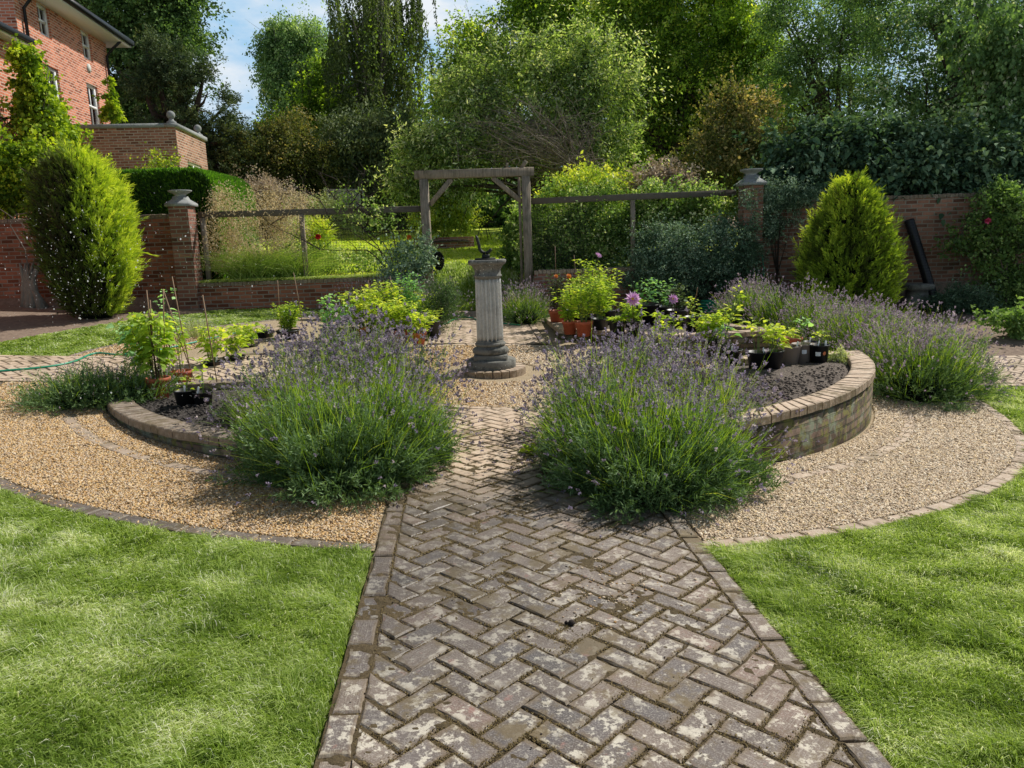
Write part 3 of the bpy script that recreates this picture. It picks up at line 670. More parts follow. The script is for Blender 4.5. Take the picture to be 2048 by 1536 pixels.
def lawn_mask(x, y):
    r = np.hypot(x-CX, y-CY); t = (x-CX)*CR[0]+(y-CY)*CR[1]; s = (x-CX)*AX[0]+(y-CY)*AX[1]
    a = np.arctan2(y-CY, x-CX); j = .02*(vnoise(x, y, .12, 5)-.5)
    edge = PW+.012+j
    return (r > RO+.015+j) & (np.abs(t) > edge) & ((np.abs(s) > .77+j)) & (r < lawn_r(a)-.05)
def near_sampler(side, dmax=5.6, dens=20000, ylo=.9):
    def f(n):
        X, Y = [], []
        for _ in range(90):
            x = rng.uniform(0, 6.5, 60000)*side; y = rng.uniform(ylo, 9.2, 60000)
            vis = np.abs(x) < y*.95+1.9; inn = np.abs(x) < y*.72+.45
            d = np.hypot(x, y); w = np.clip((2.6/d)**1.5, .06, 1)
            ok = vis & lawn_mask(x, y) & (rng.random(60000) < w*np.where(inn, 1, .4)); X.append(x[ok]); Y.append(y[ok])
            if sum(map(len, X)) > n: break
        return np.concatenate(X)[:n], np.concatenate(Y)[:n]
    return f
grass('grass', 300000, near_sampler(-1), 'mown grass of the lawn at the lower left of the path')
grass('grass', 300000, near_sampler(1), 'mown grass of the lawn at the lower right of the path')
def far_sampler(side):
    def f(n):
        a = rng.uniform(-.1, math.pi+.1, n*3); r = np.sqrt(rng.uniform(RO**2, 7.1**2, n*3)); x = CX+r*np.cos(a); y = CY+r*np.sin(a)
        ok = lawn_mask(x, y) & (x*side > 0) & (y > CY-.2); return x[ok][:n], y[ok][:n]
    return f
grass('grass', 90000, far_sampler(-1), 'curved lawn beyond the cross path on the left', (.03, .055), .0045)
grass('grass', 60000, far_sampler(1), 'shaded lawn beyond the cross path on the right', (.03, .055), .0045)
def bank(n): return rng.uniform(-1.5, .2, n), rng.uniform(14.9, 17, n)
grass('grass', 14000, bank, 'rough grass of the bank in the gateway', (.06, .14), .004, flat=.2)
def flawn(n):
    y = rng.uniform(15.5, 30, n); return rng.uniform(-6.5, 4, n), y
grass('grass', 60000, flawn, 'sunlit grass of the lawn beyond the gate', (.04, .08), .006, mat='grassfar')

# ------------------------------------------------------------------ raised beds
ZC = .22   # level top of all copings
def bed(name, label, sx, sy, wallmat):
    """quadrant bed: sx = side of the central path, sy = -1 nearer, +1 beyond the cross path"""
    C = np.array([CX, CY]); tp, tq = PW+.22, 1.0
    def ang(r, t, s):  # angles where arc of radius r meets |t| = tp and |s| = tq
        base = math.atan2(CR[1], CR[0])
        a_path = math.asin(min(1, math.sqrt(max(0, 1-(tp/r)**2)))); a_cross = math.asin(tq/r)
        return base, a_cross, a_path
    def outline(ro, ri, inset):
        pts = []
        b0 = math.atan2(CR[1], CR[0])
        tpi, tqi = tp+inset, tq+inset
        a1, a2 = math.asin(tqi/ro), math.acos(tpi/ro); a3, a4 = math.acos(min(1, tpi/ri)), math.asin(min(1, tqi/ri))
        for k in range(31): a = a1+(a2-a1)*k/30; pts.append((ro*math.cos(a), ro*math.sin(a)))
        for k in range(16): a = a3+(a4-a3)*k/15; pts.append((ri*math.cos(a), ri*math.sin(a)))
        return [C+CR*(p[0]*sx)+AX*(p[1]*sy) for p in pts]
    cen = C+CR*(2.4*sx)+AX*(2.4*sy)
    root = thing('raised_bed', (cen[0], cen[1], float(TT(*cen))), label, 'raised bed')
    O, I = outline(RB-.012, RI, .0), outline(RB-.215, RI+.2, .205)
    if sx*sy < 0: O, I = O[::-1], I[::-1]
    n = len(O); g = MB(); V = []; UV = []; u = 0
    for k in range(n+1):
        p, q = O[k % n], I[k % n]
        if k: u += float(np.linalg.norm(O[k % n]-O[k-1]))
        zg = float(TT(*p))-.08; zi = float(TT(*q))-.08
        V += [(p[0], p[1], zg), (p[0], p[1], ZC-.068), (q[0], q[1], ZC-.068), (q[0], q[1], zi)]
        UV += [(u, zg-ZC), (u, -.068), (u, -.068), (u, zi-ZC)]
    Q = [(a*4+j, (a+1)*4+j, (a+1)*4+j+1, a*4+j+1) for a in range(n) for j in range(3)]
    g.add(V, Q); g.adduv(UV); g.build('bed_wall', wallmat, root)
    # coping: header bricks laid square to the outline
    B = Bricks(); per = []; 
    def lay(P, Qi):
        Ls = np.concatenate([[0], np.cumsum([np.linalg.norm(P[i+1]-P[i]) for i in range(len(P)-1)])]); tot = Ls[-1]; m = max(1, round(tot/.1125))
        fx = lambda PP, s: np.array([np.interp(s, Ls, [a[0] for a in PP]), np.interp(s, Ls, [a[1] for a in PP])])
        for k in range(m):
            s0, s1 = tot*k/m+.003, tot*(k+1)/m-.003
            W = [fx(P, s0), fx(P, s1), fx(Qi, s1), fx(Qi, s0)]
            if np.cross(W[1]-W[0], W[2]-W[1]) < 0: W = W[::-1]
            cw = np.mean(W, 0); e = unit(fx(Qi, s0)-fx(P, s0)); f = np.array([-e[1], e[0]]); tone = random.random()
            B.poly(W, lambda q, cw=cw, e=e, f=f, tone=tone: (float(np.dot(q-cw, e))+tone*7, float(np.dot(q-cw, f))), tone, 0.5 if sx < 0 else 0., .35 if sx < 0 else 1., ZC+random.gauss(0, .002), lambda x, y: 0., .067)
    Oo, Io = outline(RB, RI-.01, -.01), outline(RB-.225, RI+.21, .215)
    lay(Oo[:31], Io[:31]); lay(Oo[30:32], Io[30:32]); lay(Oo[31:], Io[31:]); lay([Oo[-1], Oo[0]], [Io[-1], Io[0]])
    B.build('coping', M['paver'], root)
    # soil
    Si = outline(RB-.2, RI+.19, .19); c = np.mean(Si, 0); g = MB(); rings = 14; V = []
    for k in range(rings+1):
        t = k/rings
        for p in Si:
            q = p+(c-p)*t; V.append((q[0], q[1], ZC-.085+.03*float(vnoise(q[0], q[1], .25, 21))*min(1, t*5)+.015*float(vnoise(q[0], q[1], .07, 22))))
    m = len(Si); g.add(V, [(r*m+k, r*m+(k+1) % m, (r+1)*m+(k+1) % m, (r+1)*m+k) for r in range(rings) for k in range(m)])
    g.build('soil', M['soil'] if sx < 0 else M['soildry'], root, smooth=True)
    # clods on the soil
    g = MB()
    for k in range(900 if sy < 0 else 150):
        t = random.random(); p = random.choice(Si); q = p+(c-p)*t+rng.normal(0, .12, 2); s = rng.uniform(.006, .02)
        r_ = rad(q)
        if not (RI+.25 < r_ < RB-.26) or abs(np.dot(q-C, CR)) < tp+.25 or abs(np.dot(q-C, AX)) < tq+.25: continue
        lathe(g, (q[0], q[1], ZC-.07+.03*float(vnoise(q[0], q[1], .25, 21))), [(s*.7, 0), (s, s*.4), (s*.5, s*.9)], 5, v=rng.random())
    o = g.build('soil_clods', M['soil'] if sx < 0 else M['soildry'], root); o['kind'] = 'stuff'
    return root
bed('raised_bed', 'low curved brick bed of dark soil, nearer one left of the sundial', -1, -1, M['bedwall'])
bed('raised_bed', 'tall curved lichened brick bed, nearer one right of the sundial', 1, -1, M['bedwall'])
bed('raised_bed', 'brick raised bed beyond the cross path, left of the sundial', -1, 1, M['bedwall'])
bed('raised_bed', 'brick raised bed with a square corner by the path behind the sundial', 1, 1, M['bedwall'])
ZS = ZC-.055

# ------------------------------------------------------------------ sundial
c = (CX-.035, CY, float(TT(CX, CY))-.0)
sd = thing('sundial', c, 'tall fluted stone column carrying a bronze sundial in the centre', 'sundial')
B = Bricks()
CX0, CY0 = CX, CY
CX, CY = c[0], c[1]
zb = c[2]
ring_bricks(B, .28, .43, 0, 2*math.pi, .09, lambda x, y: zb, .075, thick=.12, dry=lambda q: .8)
B.build('brick_step', M['paver'], sd)
CX, CY = CX0, CY0
g = MB(); lathe(g, (c[0], c[1], c[2]), [(.305, 0), (.31, .165), (.29, .18)], 40); g.build('round_plinth', M['stonedark'], sd)
g = MB(); V = []
for z, rr in ((.178, .205), (.235, .21), (.243, .20)): V += [(c[0]+x*rr, c[1]+y*rr, c[2]+z) for x, y in ((-1, -1), (1, -1), (1, 1), (-1, 1))]
g.add(V, [(i*4+k, i*4+(k+1) % 4, i*4+4+(k+1) % 4, i*4+4+k) for i in range(2) for k in range(4)]+[(8, 9, 10, 11)])
prof = [(.19, .243)]+[(.190+.038*math.sin(t), .285-.040*math.cos(t)) for t in np.linspace(0, math.pi, 9)]+[(.182, .332), (.172, .345)]+[(.168+.024*math.sin(t), .368-.022*math.cos(t)) for t in np.linspace(0, math.pi, 7)]+[(.168, .395), (.164, .415)]
lathe(g, c, prof, 48); g.build('column_base', M['stonedark'], sd, smooth=False)
g = MB(); zz = np.linspace(.415, 1.17, 14); lathe(g, c, [(.166-.008*((z-.415)/.755), z) for z in zz], 240, flute=.24); g.build('fluted_shaft', M['stone'], sd)
g = MB(); q_ = .04; lathe(g, c, [(.160, 1.13+q_), (.160, 1.15+q_), (.172, 1.155+q_), (.175, 1.172+q_), (.160, 1.18+q_), (.160, 1.24+q_), (.168, 1.25+q_), (.19, 1.285+q_), (.21, 1.305+q_)], 48)
V = []
for z, r in ((1.30, .205), (1.315, .225), (1.345, .232), (1.36, .218)):
    V += [(c[0]+x*r, c[1]+y*r, c[2]+z+q_) for x, y in ((-.75, -1), (.75, -1), (1, -.75), (1, .75), (.75, 1), (-.75, 1), (-1, .75), (-1, -.75))]
g.add(V, [(i*8+k, i*8+(k+1) % 8, i*8+8+(k+1) % 8, i*8+8+k) for i in range(3) for k in range(8)]+[(24, 25, 26, 31), (31, 26, 27, 30), (30, 27, 28, 29)])
g.build('capital', M['stonedark'], sd)
c = (c[0], c[1], c[2]+.04)
g = MB(); box(g, c[0]-.145, c[0]+.10, c[1]-.11, c[1]+.11, c[2]+1.36, c[2]+1.38); dp = g.build('dial_plate', M['bronze'], sd)
g = MB(); box(g, c[0]-.06, c[0]+.035, c[1]-.035, c[1]+.035, c[2]+1.376, c[2]+1.425)
arc = [(c[0]-.015+.075*math.cos(a), c[1], c[2]+1.52+.08*math.sin(a)) for a in np.linspace(-.35, -math.pi-.1, 14)]
arc += [(c[0]-.098, c[1], c[2]+1.56), (c[0]-.112, c[1], c[2]+1.62), (c[0]-.125, c[1], c[2]+1.655)]
tube(g, arc, np.concatenate([[.004], np.full(len(arc)-2, .019), [.010]]), 8)
g.build('gnomon', M['bronze'], sd, smooth=False)
# ------------------------------------------------------------------ walls
def wallbox(mb, x0, x1, y0, y1, z0, z1, u0=0.):
    """box with a metric UV on every face"""
    V = []; UV = []; Q = []
    def face(P, U):
        b = len(V); V.extend(P); UV.extend(U); Q.append((b, b+1, b+2, b+3))
    face([(x0, y0, z0), (x1, y0, z0), (x1, y0, z1), (x0, y0, z1)], [(u0+x0, z0), (u0+x1, z0), (u0+x1, z1), (u0+x0, z1)])
    face([(x1, y1, z0), (x0, y1, z0), (x0, y1, z1), (x1, y1, z1)], [(x1, z0), (x0, z0), (x0, z1), (x1, z1)])
    face([(x1, y0, z0), (x1, y1, z0), (x1, y1, z1), (x1, y0, z1)], [(u0+x1+.05, z0), (u0+x1+.05+y1-y0, z0), (u0+x1+.05+y1-y0, z1), (u0+x1+.05, z1)])
    face([(x0, y1, z0), (x0, y0, z0), (x0, y0, z1), (x0, y1, z1)], [(y0-y1, z0), (0, z0), (0, z1), (y0-y1, z1)])
    face([(x0, y0, z1), (x1, y0, z1), (x1, y1, z1), (x0, y1, z1)], [(x0, 0), (x1, 0), (x1, y1-y0), (x0, y1-y0)])
    mb.add(V, Q); mb.adduv(UV)

def coping_course(root, x0, x1, y0, y1, z, tone=(.0, .6), dry=.25, h=.07, mat=None):
    B = Bricks(); x = x0
    while x < x1-.04:
        w = .0775; P = [np.array(q) for q in ((x+.003, y0), (x+w-.003, y0), (x+w-.003, y1), (x+.003, y1))]; t = random.uniform(*tone); cw = np.mean(P, 0)
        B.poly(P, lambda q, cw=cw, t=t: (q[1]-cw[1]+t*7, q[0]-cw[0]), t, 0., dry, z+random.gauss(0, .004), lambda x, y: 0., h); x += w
    return B.build('coping', M['paver'], root)

wl = thing('garden_wall', (-10.5, 14.8, .6), 'long dark red brick garden wall left of the left pier, behind the shadowed conifer', 'wall')
g = MB(); wallbox(g, -17, -6.32, 14.72, 14.95, -.2, 2.25); g.build('wall_body', M['wallL'], wl); coping_course(wl, -17, -6.32, 14.70, 14.97, 2.32, (0, .4), .0)
wr = thing('garden_wall', (8.5, 14.8, .2), 'old mottled brick garden wall right of the right pier, behind the golden conifer', 'wall')
g = MB(); wallbox(g, 4.84, 16, 14.72, 14.95, -.9, 2.12); g.build('wall_body', M['wallR'], wr); coping_course(wr, 4.84, 16, 14.70, 14.97, 2.19, (0, .4), .1)
lw = thing('retaining_wall', (-3.8, 14.7, .5), 'low brick retaining wall with turf on top, left of the timber gateway', 'wall')
g = MB(); wallbox(g, -5.95, -1.62, 14.58, 14.80, .1, .93); g.build('wall_body', M['wallL'], lw); coping_course(lw, -5.95, -1.62, 14.56, 14.82, 1.0, (0, .5), .2, .07)
lw2 = thing('retaining_wall', (2.4, 14.7, .4), 'low brick retaining wall right of the timber gateway, under the climbers', 'wall')
g = MB(); wallbox(g, .50, 4.46, 14.58, 14.80, -.5, .95); g.build('wall_body', M['pierL'], lw2); coping_course(lw2, .50, 4.46, 14.56, 14.82, 1.02, (.4, 1), .7, .07)
def pier(x, z0, z1, mat, label, smat):
    r = thing('brick_pier', (x, 14.65, z0), label, 'pier')
    g = MB(); wallbox(g, x-.18, x+.18, 14.44, 14.80, z0, z1); g.build('pier_body', mat, r)
    g = MB(); w = .205; cy = 14.62; prof = [(w+.02, 0), (w+.02, .05), (w-.0, .07), (w*.62, .13), (w*.5, .19)]
    V = [(x+a*rr, cy+b*rr, z1+z) for rr, z in prof for a, b in ((-1, -1), (1, -1), (1, 1), (-1, 1))]
    g.add(V, [(i*4+k, i*4+(k+1) % 4, i*4+4+(k+1) % 4, i*4+4+k) for i in range(4) for k in range(4)]+[(16, 17, 18, 19), (3, 2, 1, 0)])
    g.build('stone_cap', smat, r)
    g = MB(); lathe(g, (x, cy, z1+.17), [(.10, 0), (.105, .02), (.095, .035), (.12, .06), (.19, .095), (.21, .11), (.212, .125), (.19, .13), (.14, .115)], 32); g.build('stone_dish', smat, r, smooth=True)
    return r
pier(-6.12, .3, 2.44, M['pierL'], 'brick pier topped by a pale stone dish, left end of the rail fence', M['stonegrey'])
pier(4.64, -.5, 2.46, M['wallR'], 'dark mossy brick pier topped by a stone dish, right end of the rail fence', M['stonegrey'])

# ------------------------------------------------------------------ gateway and fences
gt = thing('timber_gateway', (-.55, 14.85, .45), 'weathered grey timber gateway of two posts, a cross beam and braces', 'gateway')
for xa, nm in ((-1.55, 1), (.40, 1)):
    g = MB(); beam(g, (xa, 14.86, .2), (xa-.0, 14.86, 2.80), .165, .165, (0, 1, 0)); g.build('post', M['wood'], gt)
g = MB(); beam(g, (-1.72, 14.86, 2.885), (.56, 14.86, 2.875), .17, .16, bev=.012); g.build('cross_beam', M['wood'], gt)
for a, b in (((-1.46, 2.32), (-1.02, 2.80)), ((.31, 2.32), (-.24, 2.80))):
    g = MB(); beam(g, (a[0], 14.88, a[1]), (b[0], 14.88, b[1]), .09, .10, (0, 1, 0)); g.build('brace', M['wood'], gt)
g = MB(); beam(g, (.27, 14.98, .5), (.27, 14.98, 2.79), .05, .07, (0, 1, 0)); g.build('batten', M['wood'], gt)
g = MB(); beam(g, (.05, 14.86, 2.96), (.05, 14.86, 3.05), .05, .05, (0, 1, 0)); g.build('stub', M['wood'], gt)
g = MB(); beam(g, (.33, 14.86, 2.96), (.42, 14.86, 3.08), .07, .06, (0, 1, 0)); g.build('stub', M['wood'], gt)

def netting(root, x0, x1, z0, z1, y, cell=.055):
    g = MB()
    P0, P1 = [], []
    for x in np.arange(x0, x1, cell): 
        zz = np.linspace(z0, z1, 9); xx = x+.012*np.sin(zz*7+x*3)
        for i in range(8): P0.append((xx[i], y+.01*math.sin(x*5), zz[i])); P1.append((xx[i+1], y+.01*math.sin(x*5), zz[i+1]))
    for z in np.arange(z0, z1, cell):
        xx = np.linspace(x0, x1, max(3, int((x1-x0)/.25))); z2 = z+.012*np.sin(xx*4+z*9)
        for i in range(len(xx)-1): P0.append((xx[i], y, z2[i])); P1.append((xx[i+1], y, z2[i+1]))
    P0 = np.array(P0); P1 = np.array(P1); d = unit(P1-P0); s = unit(np.cross(d, np.array([0, -1., 0])))*.0022
    V = np.stack([P0-s, P0+s, P1+s, P1-s], 1).reshape(-1, 3); g.add(V, np.arange(len(V)).reshape(-1, 4)); return g.build('netting', M['net'], root)
fl = thing('rail_fence', (-3.7, 14.9, 1.), 'timber post and rail fence with black netting, left of the gateway', 'fence')
g = MB(); beam(g, (-5.94, 14.92, 2.29), (-1.64, 14.92, 2.26), .05, .115); g.build('rail', M['wooddark'], fl)
for x in (-3.95, -5.86):
    g = MB(); beam(g, (x, 14.90, .95), (x, 14.90, 2.23), .085, .085, (0, 1, 0)); g.build('post', M['wood'], fl)
netting(fl, -3.9, -1.64, 1.0, 2.22, 14.97)
fr = thing('rail_fence', (2.5, 14.9, 1.), 'timber post and rail fence smothered by climbers, right of the gateway', 'fence')
g = MB(); beam(g, (.49, 14.92, 2.33), (4.45, 14.92, 2.36), .05, .115); g.build('rail', M['wooddark'], fr)
for x in (2.45,):
    g = MB(); beam(g, (x, 14.90, .95), (x, 14.90, 2.28), .085, .085, (0, 1, 0)); g.build('post', M['wood'], fr)
netting(fr, .5, 1.6, 1.0, 2.25, 14.97)

# ------------------------------------------------------------------ house
HD = unit(np.array([-.105, .994, 0])); HN = np.array([HD[1], -HD[0], 0])
class Facade:
    def __init__(s, O): s.O = np.array(O, float)
    def P(s, px, py):
        d = ray(px, py); k = np.dot(s.O-EYE, HN)/np.dot(d, HN); p = EYE+d*k; return float(np.dot(p-s.O, HD)), float(p[2])
    def W(s, a, z, n=0.): q = s.O+HD*a+HN*n; return np.array([q[0], q[1], z])
def fquad(mb, F, a0, a1, z0, z1, n, uv=False):
    P = [F.W(a0, z0, n), F.W(a1, z0, n), F.W(a1, z1, n), F.W(a0, z1, n)]
    mb.add(P, [(0, 1, 2, 3)])
    if uv: mb.adduv([(a0, z0), (a1, z0), (a1, z1), (a0, z1)])
def fbox(mb, F, a0, a1, z0, z1, n0, n1):
    P = [F.W(a, z, n) for z in (z0, z1) for a, n in ((a0, n0), (a1, n0), (a1, n1), (a0, n1))]
    mb.add(P, [(3, 2, 1, 0), (4, 5, 6, 7), (0, 1, 5, 4), (1, 2, 6, 5), (2, 3, 7, 6), (3, 0, 4, 7)])
def wall_holes(name, F, a0, a1, z0, z1, holes, mat, root, depth=.12):
    """facade sheet with real openings and reveals"""
    As = sorted(set([a0, a1]+[h for q in holes for h in q[:2]])); Zs = sorted(set([z0, z1]+[h for q in holes for h in q[2:4]]))
    g = MB()
    for i in range(len(As)-1):
        for j in range(len(Zs)-1):
            am, zm = (As[i]+As[i+1])/2, (Zs[j]+Zs[j+1])/2
            if any(h[0] < am < h[1] and h[2] < zm < h[3] for h in holes): continue
            fquad(g, F, As[i], As[i+1], Zs[j], Zs[j+1], 0, True)
    for h in holes:
        b0, b1, c0, c1 = h[:4]
        for (p, q) in (((b0, c0), (b0, c1)), ((b1, c1), (b1, c0)), ((b0, c1), (b1, c1)), ((b1, c0), (b0, c0))):
            g.add([F.W(*p, 0), F.W(*q, 0), F.W(*q, -depth), F.W(*p, -depth)], [(0, 1, 2, 3)]); u = math.dist(p, q); g.adduv([(0, p[1]), (u, p[1] if p[1] == q[1] else q[1]), (u+.0, (p[1] if p[1] == q[1] else q[1])+.001), (depth, p[1])])
    return g.build(name, mat, root)
def sash(F, h, root, arched=False):
    a0, a1, z0, z1 = h[:4]; f = .09; w = None
    g = MB(); n0, n1 = -.15, -.06
    for q in ((a0, a0+f, z0, z1), (a1-f, a1, z0, z1), (a0+f, a1-f, z0, z0+f), (a0+f, a1-f, z1-f, z1), (a0+f, a1-f, (z0+z1)/2-.035, (z0+z1)/2+.035)): fbox(g, F, *q, n0, n1)
    am = (a0+a1)/2; fbox(g, F, am-.014, am+.014, z0+f, z1-f, n0+.02, n1-.03)
    win = g.build('window', M['white'], root)
    g = MB(); fquad(g, F, a0+f*.5, a1-f*.5, z0+f*.5, z1-f*.5, -.11); g.build('pane', M['glass'], win)
    g = MB(); fbox(g, F, a0-.07, a1+.07, z0-.09, z0-.005, -.10, .09); g.build('sill', M['white'], win)
    if arched:
        for n in (0,):
            gg = MB(); k = 9
            for i in range(k):
                t0, t1 = i/k, (i+1)/k; fz = lambda t: z1+.10*(1-(2*t-1)**2)*1.2
                A0, A1 = a0-.08+(a1-a0+.16)*t0, a0-.08+(a1-a0+.16)*t1
                gg.add([F.W(A0, fz(t0)-.10, .006), F.W(A1, fz(t1)-.10, .006), F.W(A1, fz(t1)+.24, .006), F.W(A0, fz(t0)+.24, .006)], [(0, 1, 2, 3)])
            gg.build('arch', M['arch'], win)
house = thing('brick_house', (-12.5, 21, 1.2), 'tall red brick house with white sash windows and deep white eaves, at the left edge', 'house')
F1 = Facade((-12.6, 22, 0))
def R4(F, x0, y0, x1, y1):  # two pixel corners on the facade
    a0, z1 = F.P(x0, y0); a1, z0 = F.P(x1, y1); return [a0, a1, z0, z1]
a_far = F1.P(213, 100)[0]; a_near = F1.P(36, 60)[0]; z_eave = F1.P(203, 82)[1]
def wrect(F, xl, xr, ytl, ybl): # left edge pixel x, right edge pixel x, top and bottom pixel y at left edge
    a0, z1 = F.P(xl, ytl); _, z0 = F.P(xl, ybl); a1, _ = F.P(xr, ytl); return (a0, a1, z0, z1)
H1 = [wrect(F1, 70, 92, -10, 62), wrect(F1, 160, 178, 55, 111), wrect(F1, 87, 114, 126, 236), wrect(F1, 172, 193, 164, 250)]
H1 = [(a0, a1, z0, min(z1, z_eave-.02)) for a0, a1, z0, z1 in H1]
wall_holes('main_wall', F1, a_near, a_far, .5, z_eave, H1, M['house'], house)
for i, h in enumerate(H1): sash(F1, h, house, i > 1)
# end walls of the main block
g = MB()
for a, back in ((a_near, -8.),):
    P = [F1.W(a, .5, back), F1.W(a, .5, 0), F1.W(a, z_eave, 0), F1.W(a, z_eave, back)]; g.add(P, [(0, 1, 2, 3)]); g.adduv([(0, .5), (8, .5), (8, z_eave), (0, z_eave)])
P = [F1.W(a_far, .5, 0), F1.W(a_far, .5, -8), F1.W(a_far, z_eave, -8), F1.W(a_far, z_eave, 0)]; g.add(P, [(0, 1, 2, 3)]); g.adduv([(0, .5), (8, .5), (8, z_eave), (0, z_eave)])
P = [F1.W(a_far, .5, -8), F1.W(a_near, .5, -8), F1.W(a_near, z_eave, -8), F1.W(a_far, z_eave, -8)]; g.add(P, [(0, 1, 2, 3)]); g.adduv([(0, .5), (a_far-a_near, .5), (a_far-a_near, z_eave), (0, z_eave)])
g.build('end_wall', M['house'], house)
g = MB(); fbox(g, F1, a_near-.4, a_far+.55, z_eave, z_eave+.06, -.3, .62); g.build('soffit', M['white'], house)
g = MB(); fbox(g, F1, a_near-.42, a_far+.57, z_eave+.05, z_eave+.20, .60, .72); fbox(g, F1, a_far+.55, a_far+.67, z_eave+.05, z_eave+.20, -8, .60); g.build('gutter', M['blackmetal'], house)
g = MB(); za = z_eave+.15
P = [F1.W(a_near-.4, za, .68), F1.W(a_far+.6, za, .68), F1.W(a_far-3, za+3.2, -4), F1.W(a_near+1, za+3.2, -4), F1.W(a_far+.6, za, -8.6), F1.W(a_near-.4, za, -8.6)]
g.add(P, [(0, 1, 2, 3), (3, 2, 4, 5)], [(1, 4, 2), (0, 3, 5)]); g.build('roof', M['slate'], house)
for px, y0 in ((56, -30), (209, 90)):
    a = F1.P(px, 110)[0]; g = MB(); tube(g, [F1.W(a, 1., .07), F1.W(a, z_eave-.45, .07), F1.W(a, z_eave-.2, .3), F1.W(a, z_eave+.05, .6)], .042, 8); 
    for zc in (3.2, 5., 6.5): tube(g, [F1.W(a, zc, .07), F1.W(a, zc+.07, .07)], .055, 8)
    g.build('downpipe', M['blackmetal'], house)
a, z = F1.P(177, 136); g = MB()
vc = F1.W(a, z, 0); V = [vc+HD*.13*math.cos(t)+np.array([0, 0, .13*math.sin(t)])+HN*n for n in (.0, .03) for t in np.linspace(0, 2*math.pi, 17)[:-1]]+[vc+HN*.035]
g.add(V, [(k, (k+1) % 16, 16+(k+1) % 16, 16+k) for k in range(16)], [(32, 16+k, 16+(k+1) % 16) for k in range(16)]); g.build('wall_plaque', M['stone'], house)
# front wing
F2 = Facade((-11.93, 18.2, 0)); aw = F2.P(38, 150)[0]; zw = F2.P(20, 86)[1]
hw = wrect(F2, -22, 31, 292, 345)
wall_holes('wing_wall', F2, aw-9, aw, .2, zw, [hw], M['house'], house); sash(F2, hw, house, True)
g = MB(); P = [F2.W(aw, .2, 0), F2.W(aw, .2, -4), F2.W(aw, zw, -4), F2.W(aw, zw, 0)]; g.add(P, [(0, 1, 2, 3)]); g.adduv([(0, .2), (4, .2), (4, zw), (0, zw)]); g.build('end_wall', M['house'], house)
g = MB(); fbox(g, F2, aw-9, aw+.12, zw, zw+.05, -.2, .34); g.build('soffit', M['white'], house)
g = MB(); fbox(g, F2, aw-9, aw+.16, zw+.04, zw+.17, .32, .44); g.build('gutter', M['blackmetal'], house)
g = MB(); g.add([F2.W(aw-9, zw+.12, .40), F2.W(aw+.14, zw+.12, .40), F2.W(aw+.14, zw+1.3, -1.4), F2.W(aw-9, zw+1.3, -1.4)], [(0, 1, 2, 3)]); g.build('roof', M['slate'], house)
g = MB(); q = F2.W(*F2.P(6, 238), .0); beam(g, q, q+HN*.25+np.array([0, 0, .05]), .05, .05); lathe(g, q+HN*.22+np.array([0, -.0, -.05]), [(.03, 0), (.06, .03), (.05, .1)], 10); g.build('wall_light', M['blackmetal'], house)
# flat roofed extension
F3 = Facade(AT(350, 250, 22)*np.array([1, 1, 0])+np.array([0, 0, 0])); zt = AT(350, 250, 22)[2]; a3 = F3.P(412, 300)[0]
ex = thing('garden_room', (-11, 23, 1.2), 'flat roofed brick garden room with two stone ball finials, beside the house', 'extension')
hx = wrect(F3, 375, 402, 322, 352)
wall_holes('side_wall', F3, 0, a3, .8, zt-.06, [hx], M['houseX'], ex); 
g = MB(); P = [F3.W(0, .8, -3.6), F3.W(0, .8, 0), F3.W(0, zt-.06, 0), F3.W(0, zt-.06, -3.6)]; g.add(P, [(0, 1, 2, 3)]); g.adduv([(0, .8), (3.6, .8), (3.6, zt), (0, zt)])
P = [F3.W(a3, .8, 0), F3.W(a3, .8, -3.6), F3.W(a3, zt-.06, -3.6), F3.W(a3, zt-.06, 0)]; g.add(P, [(0, 1, 2, 3)]); g.adduv([(0, .8), (3.6, .8), (3.6, zt), (0, zt)])
g.build('front_wall', M['houseX'], ex)
g = MB(); a0, a1, z0, z1 = hx; f = .07
for q in ((a0, a0+f, z0, z1), (a1-f, a1, z0, z1), (a0+f, a1-f, z1-f, z1), ((a0+a1)/2-.03, (a0+a1)/2+.03, z0, z1-f)): fbox(g, F3, *q, -.12, -.04)
wn = g.build('window', M['white'], ex); g = MB(); fquad(g, F3, a0, a1, z0, z1, -.09); g.build('pane', M['glass'], wn)
g = MB(); fquad(g, F3, a0-.1, a1+.1, z1, z1+.22, .005); g.build('arch', M['arch'], wn)
g = MB(); fbox(g, F3, -.06, a3+.06, zt-.06, zt+.05, -.28, .06); fbox(g, F3, -.06, .28, zt-.058, zt+.048, -3.6, -.281); g.build('parapet_coping', M['stonegrey'], ex)
g = MB(); fbox(g, F3, .02, a3-.02, zt-.3, zt-.22, -3.6, -.02); g.build('flat_roof', M['slate'], ex)
for a in (.12, a3-.25):
    p = F3.W(a, zt+.05, -.12); g = MB(); lathe(g, p, [(.13, 0), (.13, .05), (.07, .09), (.06, .13)]+[(.115*math.sin(t), .235-.115*math.cos(t)) for t in np.linspace(.35, math.pi-.02, 12)], 20); g.build('ball_finial', M['stonegrey'], ex, smooth=True)

